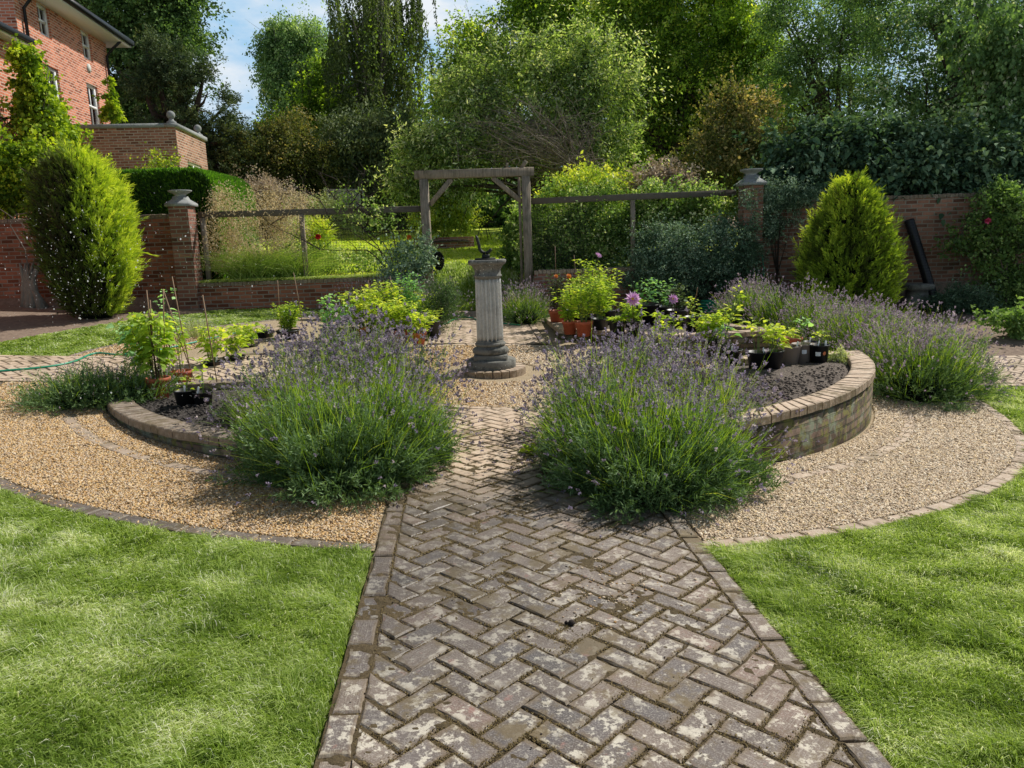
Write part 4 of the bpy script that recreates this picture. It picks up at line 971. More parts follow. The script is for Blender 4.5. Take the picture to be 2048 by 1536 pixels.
# ------------------------------------------------------------------ objects by the right hand wall
a, b = AT(1818, 440, 14.6), AT(1868, 600, 14.15); a[1] = 14.6
pp = thing('corrugated_pipe', b, 'length of black ribbed plastic pipe leaning on the right wall', 'pipe')
g = MB(); n = 90; P = [b+(a-b)*t for t in np.linspace(0, 1, n)]; tube(g, P, [.088+(.006 if k % 3 == 0 else 0) for k in range(n)], 16); g.build('pipe_body', M['blackmetal'], pp)
p = AT(1832, 604, 14.2); st = thing('stone_pedestal', p, 'squat mossy stone block standing against the wall beside the black pipe', 'pedestal')
g = MB(); V = []
for z, r in ((-.1, .20), (.06, .20), (.08, .15), (.22, .14), (.25, .21), (.33, .22), (.345, .19)): V += [(p[0]+x*r, p[1]+y*r, p[2]+z) for x, y in ((-1, -1), (1, -1), (1, 1), (-1, 1))]
g.add(V, [(i*4+k, i*4+(k+1) % 4, i*4+4+(k+1) % 4, i*4+4+k) for i in range(6) for k in range(4)]+[(24, 25, 26, 27)]); g.build('stone_block', M['stonedark'], st)

# ------------------------------------------------------------------ hoses
def hose(pts, label, r=.011):
    from mathutils import Vector
    P = np.array(pts); t = np.linspace(0, len(P)-1, len(P)*10); 
    Q = []
    for q in t:
        i = min(int(q), len(P)-2); f = q-i; p0, p1, p2, p3 = P[max(i-1, 0)], P[i], P[i+1], P[min(i+2, len(P)-1)]
        Q.append(.5*((2*p1)+(-p0+p2)*f+(2*p0-5*p1+4*p2-p3)*f*f+(-p0+3*p1-3*p2+p3)*f**3))
    g = MB(); tube(g, Q, r, 8); o = g.build('garden_hose', M['hose'], smooth=True); return tag(o, label, 'hose')
hose([G(x, y, .045) for x, y in ((-60, 748), (0, 742), (60, 737), (110, 731), (150, 722), (180, 709), (202, 706), (235, 709), (270, 707), (300, 704), (345, 694), (395, 683), (440, 672), (480, 664))], 'bright green hose snaking over the cross path on the left', .012)
hose([G(x, y, .05) for x, y in ((640, 652), (780, 645), (880, 648), (905, 640), (925, 634), (945, 636), (965, 642), (1040, 650))], 'pale green hose crossing the brick path behind the sundial', .011)
q = AT(1525, 510, 14.4); pts = [q, q+np.array([.03, 0, -.3]), q+np.array([.05, -.02, -.6]), q+np.array([.12, -.1, -.9])]
b = np.array([3.9, 13.7, float(TT(3.9, 13.7))+.05])
for k in range(40): pts.append(b+np.array([.42*math.cos(k*.8)*(1+.1*math.sin(k)), .25*math.sin(k*.8), .006*k+.05]))
hose(pts, 'dark green hose hanging at the right pier and coiled at its foot', .012)
# leafy weed on the path
p = G(1062, 905, .035); wd = thing('fallen_leaf_sprig', p, 'small yellow green sprig of leaves lying on the brick path', 'leaf sprig')
g = MB(); n = 34; a = rng.uniform(0, 6.28, n); bigleaves(g, p+np.stack([rng.normal(0, .045, n), rng.normal(0, .03, n), rng.uniform(.005, .05, n)], 1), np.stack([np.cos(a), np.sin(a), rng.uniform(0, .6, n)], 1), .055, .04, rng.uniform(.6, 1, n)); g.build('leaf_cluster', M['vine'], wd)
g = MB(); tube(g, [p+np.array([-.08, 0, .0]), p+np.array([0, 0, .012]), p+np.array([.07, .02, .01])], .003, 5); g.build('stem', M['stem'], wd)
# ------------------------------------------------------------------ vegetation
def blobw(blobs, D):
    """(px, py, rx, ry[, dD]) in picture pixels at distance D -> world ellipsoids"""
    out = []
    for b in blobs:
        d = D+(b[4] if len(b) > 4 else 0); c = AT(b[0], b[1], d); out.append((c, b[2]*d/FP, b[3]*d/FP))
    return out
def n3(P, sc, seed):
    return (vnoise(P[:, 0], P[:, 2], sc, seed)+vnoise(P[:, 1], P[:, 2]+7, sc, seed+1)+vnoise(P[:, 0]+3, P[:, 1], sc, seed+2))/3
def crown(mb, E, n, ln, wd, clump=.35, per=40, droop=.3, tone=.45, tv=.22, dk=.8, shell=.45, flat=.5, toplight=.15, big=False, rag=.5, holes=.42, streak=.0):
    """foliage in sprays: anchors in and around the limbs' ellipsoids, each with its own outward growing spray of leaves"""
    area = np.array([e[1]*e[2] for e in E]); k = int(max(1, n//per)*1.0/(1-holes)); ids = rng.choice(len(E), k, p=area/area.sum())
    c = np.array([E[i][0] for i in ids]); R_ = np.array([(E[i][1], max(E[i][1], E[i][2])*dk, E[i][2]) for i in ids])
    u, d = ball(k, shell); Rm = float(np.median(R_[:, 0])); sc = max(.15, Rm*.7); sd = int(rng.integers(1, 9999)); Q_ = c+d*R_
    f = 1+rag*((n3(Q_, sc, sd)-.5)*1.7+(n3(Q_, sc*.35, sd+3)-.5)*1.5)+rng.normal(0, .06, k); cc = c+u*R_*np.clip(f, .4, 1.6)[:, None]
    nz = n3(cc, sc*.55, sd+7)*.6+n3(cc, sc*.22, sd+11)*.4+rng.normal(0, .02, k); keep = nz > np.quantile(nz, holes); cc, d, u, nz = cc[keep], d[keep], u[keep], nz[keep]; k = len(cc)
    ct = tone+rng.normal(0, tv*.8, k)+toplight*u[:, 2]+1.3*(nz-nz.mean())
    pk = np.maximum(3, (per*np.exp(rng.normal(-.12, .5, k))).astype(int)); cs = clump*np.exp(rng.normal(0, .4, k))*np.sqrt(pk/per)
    ax = unit(d+rng.normal(0, .55, d.shape)+np.array([0, 0, .25])); m = np.repeat(np.arange(k), pk)
    t = rng.uniform(-.2, 1., len(m)); w = .62*(1.05-.8*np.clip(t, 0, 1))
    off = ax[m]*(t*cs[m]*2.1)[:, None]+np.clip(rng.normal(size=(len(m), 3)), -1.8, 1.8)*np.array([1, 1, flat+.25])*(w*cs[m])[:, None]; off[:, 2] -= droop*.35*cs[m]*t*t*2
    P = cc[m]+off; D = unit(ax[m]*.7+rng.normal(size=off.shape)*.7)+np.array([0, 0, -droop])
    v = ct[m]+rng.normal(0, tv*.6, len(m))+.12*t; l = ln*np.exp(rng.normal(0, .25, len(m)))
    if big: bigleaves(mb, P, D, l, l*wd/ln, v)
    else: diamonds(mb, P, D, l, l*wd/ln, v, fold=.12)
    return cc
def limbs(root, base, targets, r0, mat, fork=.35, n=8, name='trunk', sub=None):
    g = MB(); base = np.array(base, float); T_ = np.array(targets); top = base+(T_.mean(0)-base)*fork; top[:2] = base[:2]+(top[:2]-base[:2])*.5
    pts = [base+(top-base)*t+np.array([math.sin(t*5)*r0*.5, 0, 0]) for t in np.linspace(0, 1, 6)]
    tube(g, pts, np.linspace(r0, r0*.72, 6), 10)
    for q in T_:
        m = (top+q)/2+rng.normal(0, .08, 3)*np.linalg.norm(q-top)+np.array([0, 0, .08*np.linalg.norm(q-top)])
        t = np.linspace(0, 1, 9)[:, None]; P = (1-t)**2*top+2*t*(1-t)*m+t*t*q; rr = r0*.5*np.linspace(1, .12, 9); tube(g, P, rr, 6)
        for k in range(4):
            i = rng.integers(3, 8); e = P[i]+unit(rng.normal(size=3)+np.array([0, 0, .3]))*np.linalg.norm(q-top)*rng.uniform(.2, .45); tube(g, [P[i], (P[i]+e)/2+rng.normal(0, .05, 3), e], [rr[i]*.6, rr[i]*.4, rr[i]*.1], 5)
    return g.build(name, mat, root)
def shoots(root, cc, E, k, ln, lw, mat, length, bark):
    gs, gl = MB(), MB(); c = np.mean([e[0] for e in E], 0); i = rng.integers(0, len(cc), k)
    for p in cc[i]:
        d = unit(unit(p-c)*.7+np.array([0, -.1, .9])+rng.normal(0, .45, 3)); L_ = length*rng.uniform(.5, 1.5); e = p+d*L_; m = (p+e)/2+rng.normal(0, .06, 3)*L_; t = np.linspace(0, 1, 6)[:, None]; e = e-np.array([0, 0, .15*L_])
        Q_ = (1-t)**2*p+2*t*(1-t)*m+t*t*e; tube(gs, Q_, np.linspace(.007, .002, 6)*max(1, length), 3, cap=False); nl = int(10+14*rng.random()); tt_ = rng.uniform(.15, 1, nl)*5
        P = np.stack([np.interp(tt_, range(6), Q_[:, j]) for j in range(3)], 1)+rng.normal(0, ln*.25, (nl, 3)); diamonds(gl, P, unit(rng.normal(size=(nl, 3)))+d*.6-np.array([0, 0, .3]), ln, lw, np.clip(rng.normal(.66, .2, nl), 0, 1), fold=.12)
    gl.build('leafy_shoots', mat, root); gs.build('stems', bark, root)
def tree(name, label, cat, D, blobs, n, ln, wd, mat, base, r0=.2, bark=None, group=None, limbn=9, core=0, leafname='crown', sh=0, shl=.4, fork=.35, **kw):
    E = blobw(blobs, D); b = AT(base[0], base[1], D); b[2] = min(b[2], 1.6) if D > 14 else b[2]
    b[2] = float(TT(b[0], b[1]))-.1
    r = thing(name, b, label, cat, group)
    if D > 18: n = int(n*1.5); ln *= .72; wd *= .76; kw['per'] = int(kw.get('per', 40)*1.3); kw['rag'] = max(kw.get('rag', .5), .75)*1.05; kw['holes'] = max(kw.get('holes', .42), .58)
    g = MB(); cc = crown(g, E, n, ln, wd, **kw); g.build(leafname, mat, r)
    if sh: shoots(r, cc, E, sh, ln*1.1, wd*1.1, mat, shl, bark or M['twig'])
    if limbn: limbs(r, b, cc[rng.choice(len(cc), min(limbn, len(cc)), replace=False)], r0, bark or M['bark'], fork)
    return r
def core_blobs(root, E, f=.72, name='shade_core'):
    g = MB()
    for c, a, h in E:
        prof = [(a*f*math.sin(t), -h*f*math.cos(t)) for t in np.linspace(.05, math.pi-.05, 8)]
        lathe(g, c, prof, 14)
    o = g.build(name, M['core'], root, smooth=True); return o

# far wood closing the view
g = MB(); E = blobw([(x, 330+25*math.sin(x*.02), 90, 95, 6*math.sin(x*.05)) for x in range(660, 1560, 80)]+[(x, 350, 90, 70) for x in range(1560, 2300, 80)]+[(x, 385, 70, 45) for x in range(380, 700, 60)]+[(x, 420, 70, 50) for x in range(380, 2100, 90)]+[(x, 300, 80, 80) for x in range(120, 380, 80)], 52)
crown(g, E, 110000, .30, .17, clump=.7, tone=.5, tv=.25, toplight=.2)
tag(g.build('far_wood', M['treeD']), 'dark mass of woodland closing the far end of the garden', 'woodland', kind='stuff')
g = MB(); E = blobw([(x, 432, 60, 30) for x in range(440, 1110, 60)], 38)
crown(g, E, 30000, .3, .16, clump=.5, tone=.2, tv=.2)
tag(g.build('far_hedge', M['treeC']), 'dark undergrowth along the far edge of the sunny lawn', 'undergrowth', kind='stuff')

tree('oak_tree', 'dark spreading oak behind the house roof', 'tree', 38, [(240, 30, 80, 70), (310, 20, 55, 60), (325, 90, 45, 50), (250, 120, 70, 60), (280, 200, 70, 60), (230, 250, 60, 60), (340, -20, 35, 40), (200, 10, 60, 50)], 90000, .19, .12, M['treeD'], (290, 420), .5, clump=.42, tone=.4, droop=.2, flat=.45, per=60, holes=.55, limbn=16, rag=.7)
tree('cedar_tree', 'dark conifer with ragged level branches left of the blue sky', 'tree', 32,
     [(310, 190, 50, 50), (325, 120, 32, 40), (340, 250, 65, 45), (330, 320, 90, 45), (390, 310, 70, 40), (420, 360, 90, 45), (290, 260, 60, 60), (350, 160, 30, 40),
      (375, 85, 22, 7), (385, 125, 34, 8), (395, 165, 40, 8), (415, 200, 44, 8), (430, 235, 50, 9), (455, 190, 22, 5), (475, 200, 16, 4), (385, 145, 40, 12), (400, 215, 46, 16), (430, 265, 55, 18), (480, 243, 26, 5), (505, 250, 14, 4), (455, 300, 50, 18), (490, 328, 35, 16)],
     76000, .17, .045, M['cedar'], (350, 430), .45, clump=.19, tone=.45, droop=.15, flat=.22, per=36, shell=.2, limbn=30, rag=.4, fork=.75)
tree('birch_tree', 'slender grey green birch against the sky left of the weeping birch', 'tree', 56,
     [(570, 110, 38, 48), (610, 90, 35, 30), (590, 170, 45, 50), (560, 190, 32, 45), (625, 150, 30, 50), (580, 235, 50, 40), (560, 80, 20, 20), (630, 95, 14, 22), (535, 100, 10, 30), (548, 160, 20, 30)], 46000, .22, .12, M['birch'], (590, 420), .3, clump=.45, tone=.38, droop=1.2, flat=.8, bark=M['barkpale'])
tree('round_shrub', 'rounded bronze green shrub in front of the birch', 'shrub', 33, [(560, 310, 75, 55), (510, 350, 60, 60), (610, 340, 60, 55), (560, 270, 35, 18)], 60000, .12, .075, M['bronzeleaf'], (560, 430), .15, clump=.3, tone=.28, toplight=.4, droop=.5)
tree('spreading_tree', 'mid green bushy tree between the two birches', 'tree', 44, [(630, 230, 45, 45), (670, 200, 40, 60), (620, 270, 60, 40), (700, 260, 60, 50)], 46000, .18, .11, M['treeB'], (650, 430), .2, clump=.4, tone=.32)
# weeping birch: long hanging strands
wb = thing('weeping_birch', AT(750, 470, 40)*np.array([1, 1, 0])+np.array([0, 0, 2.2]), 'tall weeping birch with long hanging strands of leaves', 'tree')
g = MB(); P = []; Dd = []; vv = []; tips = []
for k in range(150):
    px = rng.normal(750, 48) if rng.random() < .5 else rng.uniform(655, 850); top = rng.uniform(-90, 50)+abs(px-750)*.5 if rng.random() < .5 else rng.uniform(50, 300)
    A = AT(px, top, 40+rng.normal(0, 1.9)); Lk = rng.uniform(1.2, 4.2); tk = rng.normal(.36, .17); tips.append(A)
    for kk in range(rng.integers(3, 8)):
        a = A+rng.normal(0, .22, 3); ln_ = Lk*rng.uniform(.6, 1.1); nn = int(ln_*30); t = np.sort(rng.random(nn))*ln_
        sw = rng.normal(0, .05, 2); P.append(a+np.stack([sw[0]*t+rng.normal(0, .045, nn), sw[1]*t+rng.normal(0, .045, nn), -t], 1)); Dd.append(np.stack([rng.normal(0, .5, nn), rng.normal(0, .5, nn), -np.ones(nn)], 1))
        vv.append(np.clip(tk+rng.normal(0, .13, nn), 0, 1))
P = np.concatenate(P); diamonds(g, P, np.concatenate(Dd), .15, .075, np.concatenate(vv)); g.build('crown', M['weeping'], wb)
tt = np.array(tips); limbs(wb, (wb.location[0], wb.location[1], 2.), tt[rng.choice(len(tt), 26, replace=False)], .28, M['barkpale'], .5)
tree('conifer_shrub', 'dark drooping evergreen below the weeping birch', 'shrub', 34, [(730, 330, 90, 70), (680, 370, 70, 55), (800, 380, 60, 50), (760, 270, 60, 40)], 46000, .20, .07, M['cedar'], (730, 440), .2, clump=.35, tone=.6, droop=1.1, flat=.9)
tree('lime_tree', 'tall bright green tree rising behind the pale leaved tree', 'tree', 36, [(1060, 90, 60, 80), (1000, 150, 60, 60), (1130, 30, 80, 70), (1210, 40, 70, 80), (1150, 110, 80, 70), (960, 110, 30, 40), (1060, 20, 30, 30), (930, 130, 18, 25), (1240, -20, 70, 40), (1230, 140, 60, 70), (1090, -10, 40, 20), (915, 190, 40, 40)], 100000, .17, .09, M['treeB'], (1100, 420), .4, clump=.42, holes=.55, tone=.42, tv=.28, droop=.5, rag=.9, sh=160, shl=1.6, limbn=14)
tree('walnut_tree', 'pale glossy leaved tree with bare grey twigs, behind the gateway', 'tree', 23,
     [(950, 210, 75, 60), (880, 260, 50, 50), (850, 320, 45, 45), (1040, 180, 80, 60), (1130, 170, 70, 60), (1190, 200, 60, 60), (1100, 110, 50, 35), (1180, 120, 50, 40), (1210, 270, 50, 50), (930, 300, 70, 50), (1010, 290, 75, 45), (1100, 280, 80, 45), (1170, 320, 60, 45), (820, 370, 35, 35), (900, 360, 60, 35), (830, 300, 22, 20), (1000, 110, 30, 22), (1220, 90, 30, 26), (870, 190, 24, 20), (1060, 80, 26, 18), (1245, 170, 26, 34), (1150, 60, 26, 20), (960, 140, 40, 26), (1230, 330, 30, 40), (800, 330, 20, 24)],
     66000, .15, .05, M['treeA'], (1165, 470), .16, clump=.26, tone=.42, tv=.36, droop=.55, per=18, flat=.8, shell=.25, limbn=34, rag=1.05, holes=.68, sh=300, shl=1.1)
# bare twigs in that tree
tw = thing('bare_branches', AT(1160, 350, 21)*np.array([1, 1, 0])+np.array([0, 0, 1.4]), 'tangle of bare grey twigs fanning out above the gateway beam', 'branches')
g = MB(); o = AT(1150, 330, 21.0)
for k in range(80):
    px, py = rng.uniform(880, 1220), rng.uniform(190, 350); s0 = o if k % 3 else AT(1200, 370, 21); e = AT(px, py, 21+rng.normal(0, .9)); m = (s0+e)/2+np.array([0, 0, rng.uniform(-.3, .8)])+rng.normal(0, .35, 3)
    t = np.linspace(.25 if k > 40 else 0, 1, 7)[:, None]; Q_ = (1-t)**2*s0+2*t*(1-t)*m+t*t*e; tube(g, Q_, np.linspace(.017, .003, 7), 4, cap=False)
    for j in range(11):
        i = rng.integers(2, 7); e2 = Q_[i]+rng.normal(0, .30, 3); tube(g, [Q_[i], (Q_[i]+e2)/2+rng.normal(0, .03, 3), e2], [.006, .005, .002], 3, cap=False)
g.build('twigs', M['twig'], tw)
tree('chestnut_tree', 'broad bright green tree with a dark forked trunk, right of centre', 'tree', 31,
     [(1330, 40, 90, 90), (1430, 50, 90, 90), (1290, 150, 70, 80), (1390, 160, 90, 80), (1480, 150, 80, 80), (1520, 60, 50, 60), (1270, 260, 60, 70), (1360, 260, 80, 60), (1450, 250, 80, 60), (1540, 190, 50, 60), (1520, 270, 60, 50), (1380, -40, 90, 50), (1280, 350, 60, 50), (1250, 20, 50, 60)], 150000, .15, .075, M['treeB'], (1330, 430), .42, clump=.36, holes=.55, tone=.42, tv=.30, droop=.6, limbn=16, bark=M['twigdark'], rag=.8, sh=200, shl=1.4)
tree('silver_birch', 'grey green birch with patches of white sky between its leaves', 'tree', 27,
     [(1600, 60, 60, 50), (1680, 30, 70, 50), (1640, 130, 80, 50), (1720, 110, 60, 50), (1600, 200, 60, 50), (1680, 190, 60, 45), (1570, 130, 40, 40), (1620, 260, 70, 40), (1560, 20, 30, 30), (1780, 60, 50, 50), (1520, 240, 35, 35)], 34000, .10, .065, M['birch'], (1690, 420), .22, clump=.30, tone=.34, droop=.8, per=30, shell=.2, holes=.72, rag=.9, limbn=14)
tree('ash_tree', 'tall dark shaded tree filling the top right corner', 'tree', 21,
     [(1830, 40, 80, 70), (1930, 60, 90, 80), (2040, 40, 90, 90), (1800, 150, 60, 55), (1890, 170, 70, 70), (1990, 180, 90, 80), (1860, 260, 80, 55), (1960, 270, 90, 60), (2060, 270, 80, 80), (1770, 230, 50, 45), (1880, -30, 110, 40), (2120, 150, 80, 90), (1800, -20, 60, 40), (1750, 0, 40, 30)], 70000, .10, .06, M['treeC'], (1990, 470), .34, clump=.28, tone=.45, tv=.26, droop=.5, per=32, limbn=22, shell=.2, holes=.66, rag=.9)
tree('ivy_clad_tree', 'tree trunk wrapped in hanging creeper at the far right', 'tree', 17, [(2010, 120, 34, 80), (2000, 240, 30, 70), (2050, 200, 45, 90), (1990, 330, 30, 50), (2040, 340, 40, 60), (1935, 60, 18, 60)], 44000, .085, .065, M['treeC'], (2010, 470), .25, clump=.16, tone=.5, tv=.2, droop=1.4, flat=1.2, limbn=4)
# hazel and shrubs hanging over the right wall
for i, (bl, lab) in enumerate([([(1570, 330, 60, 40), (1640, 310, 60, 40), (1610, 360, 50, 25)], 'big leaved shrub above the wall just right of the right pier'),
                               ([(1700, 320, 70, 50), (1780, 310, 60, 50), (1730, 355, 70, 28)], 'big leaved dark shrub above the wall behind the golden conifer'),
                               ([(1860, 330, 70, 50), (1920, 350, 60, 45), (1850, 375, 60, 22), (1930, 390, 40, 20)], 'big leaved dark shrub drooping over the wall above the black pipe'),
                               ([(2000, 360, 60, 60), (2060, 330, 60, 60), (2040, 400, 50, 40)], 'big leaved dark shrub above the wall at the far right')]):
    tree('hazel_shrub', lab, 'shrub', 15.6, bl, 15000, .10, .072, M['hazel'], (bl[0][0], 470), .06, clump=.2, tone=.45, tv=.28, droop=.35, flat=.35, per=26, group='big leaved shrubs above the right wall', big=True, limbn=7, dk=.6)
tree('bronze_shrub', 'tall airy shrub turning orange and bronze left of the right pier', 'shrub', 19, [(1480, 260, 50, 45), (1440, 320, 65, 45), (1500, 330, 45, 45), (1400, 350, 50, 35), (1460, 215, 26, 22), (1530, 230, 22, 22), (1500, 290, 50, 40), (1450, 370, 80, 30)], 24000, .085, .06, M['bronzeleaf'], (1450, 480), .06, clump=.16, tone=.5, tv=.28, droop=.3, per=20, limbn=18, bark=M['twig'], rag=.9, holes=.5, sh=90, shl=.6)
# climbers along the right hand fence
def climbers(D, spec):
    for bl, n, ln, wd, mat, tone, lab, nm in spec: tree(nm, lab, 'shrub', D, bl, n, ln, wd, M[mat], (bl[0][0], 560), .03, clump=.13, tone=tone, tv=.28, droop=.3, per=24, limbn=12, bark=M['twig'], dk=.55, shell=.25, rag=.8, holes=.5, sh=60, shl=.32)
climbers(15.5, [([(1110, 430, 45, 50), (1100, 500, 50, 45), (1150, 470, 40, 60)], 20000, .055, .034, 'shrub', .48, 'tangled climber beside the right gate post', 'climbing_shrub'),
                ([(1200, 440, 50, 55), (1230, 490, 50, 50), (1190, 510, 50, 40), (1280, 470, 40, 50)], 24000, .05, .032, 'shrub', .38, 'dense dark climber in the middle of the right fence', 'climbing_shrub'),
                ([(1340, 440, 50, 45), (1400, 420, 50, 40), (1450, 420, 35, 35), (1300, 420, 40, 40)], 20000, .06, .038, 'shrub', .52, 'leafy climber on the fence just left of the right pier', 'climbing_shrub')])
climbers(17.5, [([(1170, 385, 60, 22), (1220, 372, 45, 18), (1130, 400, 40, 20)], 14000, .07, .035, 'shrubgold', .5, 'pale yellow flowering shrub showing above the right fence', 'flowering_shrub'),
                ([(1330, 370, 40, 24), (1370, 390, 30, 20), (1290, 385, 35, 24)], 9000, .07, .035, 'pinkish', .35, 'pale straggly climber with faded seed heads above the right fence', 'flowering_shrub')])
tree('leafy_bush', 'dark leafy bush just inside the right gate post', 'bush', 16.3, [(1040, 470, 26, 40), (1032, 510, 22, 35), (1060, 500, 30, 40)], 9000, .06, .04, M['shrub'], (1040, 560), .03, clump=.1, tone=.45, per=24, limbn=5, dk=.6)
tree('cotoneaster', 'blue green spreading cotoneaster heaped in front of the right low wall', 'shrub', 14.25, [(1400, 500, 95, 45), (1330, 500, 60, 40), (1470, 480, 40, 60), (1350, 545, 90, 35), (1440, 545, 70, 40), (1300, 560, 45, 25), (1480, 430, 22, 30), (1400, 560, 80, 25)], 66000, .038, .02, M['glaucous'], (1400, 600), .04, clump=.10, tone=.42, tv=.26, toplight=.3, droop=.5, flat=.5, per=30, limbn=14, dk=.45, shell=.5, holes=.3, sh=90, shl=.3)
tree('cotoneaster', 'blue green cotoneaster trailing over the wall right of the right pier', 'shrub', 14.62, [(1570, 390, 45, 25), (1600, 385, 40, 16), (1560, 425, 28, 25), (1545, 455, 16, 18), (1530, 400, 18, 30)], 17000, .036, .019, M['glaucous'], (1560, 400), .02, clump=.08, tone=.62, tv=.26, droop=.8, per=26, limbn=8, dk=.35)
# shrubs at the far right
tree('rose_bush', 'dark rose bush climbing the far right wall with one pink bloom', 'shrub', 14.2, [(2010, 440, 40, 60), (1962, 425, 18, 16), (2040, 500, 40, 60), (1975, 510, 18, 30), (2020, 570, 36, 36), (1915, 470, 8, 34)], 15000, .06, .04, M['treeD'], (2010, 620), .03, clump=.11, tone=.45, per=20, limbn=16, dk=.5, bark=M['twig'], rag=.9, holes=.55, sh=60, shl=.4)
rs = thing('rose_flower', AT(1976, 441, 13.9), 'single pink rose bloom against the dark leaves at the far right', 'flower')
g = MB(); p = np.array(rs.location); u, d = ball(60, .3); bigleaves(g, p+u*.015, unit(d+np.array([0, -.5, .2])), .05, .05, rng.random(60)); g.build('petals', M['rosepink'], rs)
g = MB(); tube(g, [p, p+np.array([.05, .1, -.2])], .004, 4); g.build('stem', M['stem'], rs)
tree('low_shrub', 'dim blue grey mound beside the foot of the black pipe', 'shrub', 13.7, [(1925, 603, 50, 24), (1890, 610, 30, 18), (1960, 612, 28, 18)], 13000, .05, .012, M['glaucous'], (1925, 630), .02, clump=.07, tone=.25, per=20, limbn=0, dk=.7)
tree('low_shrub', 'leafy green weeds spreading at the right edge of the picture', 'shrub', 11.6, [(2035, 645, 30, 14), (2050, 665, 20, 10), (1985, 640, 12, 6)], 2600, .06, .04, M['treeD'], (2035, 670), .01, clump=.07, tone=.7, per=12, limbn=0, dk=.7)
# hedge, left wall shrubs
hd = thing('yew_hedge', AT(340, 560, 17), 'clipped yew hedge with a rounded sunlit end, behind the left wall', 'hedge')
g = MB(); n = 80000; a, b = AT(215, 360, 17), AT(468, 360, 17); zt2 = AT(340, 343, 15.9)[2]
x = rng.uniform(a[0], b[0], n); y = rng.uniform(15.8, 18.2, n); z = rng.uniform(.9, zt2, n)
f = rng.integers(0, 3, n); y = np.where(f == 0, 15.8+rng.normal(0, .05, n), y); z = np.where(f == 1, zt2+rng.normal(0, .05, n), z); x = np.where(f == 2, b[0]+rng.normal(0, .05, n), x)
r_ = .5; ex = np.maximum(0, x-(b[0]-r_)); ez = np.maximum(0, z-(zt2-r_)); el = np.hypot(ex, ez); k = np.where(el > r_, r_/np.maximum(el, 1e-6), 1)
x = np.where(ex > 0, b[0]-r_+ex*k, x); z = np.where(ez > 0, zt2-r_+ez*k, z)
Dn = np.stack([(x-(a[0]+b[0])/2)*.3, (y-17), np.full(n, 1.)], 1)+rng.normal(0, .6, (n, 3))
diamonds(g, np.stack([x, y, z], 1), Dn, .10, .02, rng.normal(.45, .2, n)+.2*(f == 1)+.2*(f == 2)); g.build('clipped_foliage', M['yew'], hd)
g = MB(); box(g, a[0], b[0]-.2, 15.95, 18.05, .6, zt2-.22); g.build('shade_core', M['core'], hd)  # near-black block standing in for the shade inside the hedge
tree('wall_shrub', 'bright leafy shrub over the left wall under the house vine', 'shrub', 15.6, [(30, 350, 60, 45), (10, 390, 45, 30), (70, 380, 30, 30), (-30, 330, 40, 50), (100, 330, 30, 25)], 22000, .075, .05, M['vine'], (30, 470), .03, clump=.13, tone=.40, tv=.3, per=22, limbn=8, dk=.6, bark=M['twig'], sh=40, shl=.4)
vn = thing('climbing_vine', F2.W(0, 1.5, .3), 'bright yellow green vine climbing the corner of the house', 'vine')
g = MB(); E = []
for px, py, rx, ry in [(50, 120, 14, 25), (60, 160, 22, 35), (70, 200, 26, 35), (60, 235, 24, 30), (90, 240, 32, 35), (80, 275, 38, 30), (110, 270, 34, 35), (130, 295, 30, 28), (75, 310, 30, 24)]:
    D = 18.6+.02*(px-40); E.append((AT(px, py, D), rx*D/FP, ry*D/FP))
E = [(a, b*.78, c*.85) for a, b, c in E]; crown(g, E, 26000, .085, .07, clump=.12, tone=.5, tv=.3, droop=.6, per=22, dk=.35, rag=.3); g.build('leaves', M['vine'], vn)
g = MB()
for k in range(9): a = AT(rng.uniform(50, 120), 330, 19.2); b = AT(rng.uniform(45, 110), rng.uniform(110, 240), 19.0); tube(g, [a, (a+b)/2+rng.normal(0, .1, 3), b], [.02, .014, .006], 5)
g.build('stems', M['twig'], vn)
v2 = thing('climbing_vine', F1.W(a_far, 1.5, .2), 'yellow green vine at the far corner of the house above the garden room', 'vine')
g = MB(); E = [(AT(px, py, 23.4), rx*23.4/FP, ry*23.4/FP) for px, py, rx, ry in [(216, 165, 4, 14), (222, 195, 6, 16), (225, 222, 9, 12), (214, 228, 9, 8), (222, 240, 12, 5)]]
crown(g, E, 2600, .08, .06, clump=.06, tone=.62, tv=.25, per=20, dk=.3, rag=.2); g.build('leaves', M['vine'], v2)
g = MB(); tube(g, [AT(222, 252, 23.6), AT(224, 200, 23.6), AT(217, 150, 23.6)], [.02, .014, .006], 5); g.build('stems', M['twig'], v2)
tree('climbing_rose', 'sparse climbing rose on the shaded front of the garden room', 'climber', 20.8, [(320, 330, 26, 14), (255, 310, 14, 10), (330, 318, 20, 10), (210, 318, 8, 6), (290, 335, 20, 6)], 420, .10, .06, M['shrubgold'], (320, 380), .02, clump=.12, tone=.4, per=10, limbn=6, bark=M['twig'], dk=.2)
tree('seedhead_shrub', 'pinkish cream shrub of faded flower heads behind the oat grass', 'shrub', 20, [(535, 392, 45, 20), (585, 405, 25, 20), (505, 392, 22, 18), (545, 420, 55, 18), (475, 378, 8, 8)], 15000, .06, .035, M['pinkish'], (530, 470), .03, clump=.13, tone=.42, per=22, limbn=8, dk=.7)
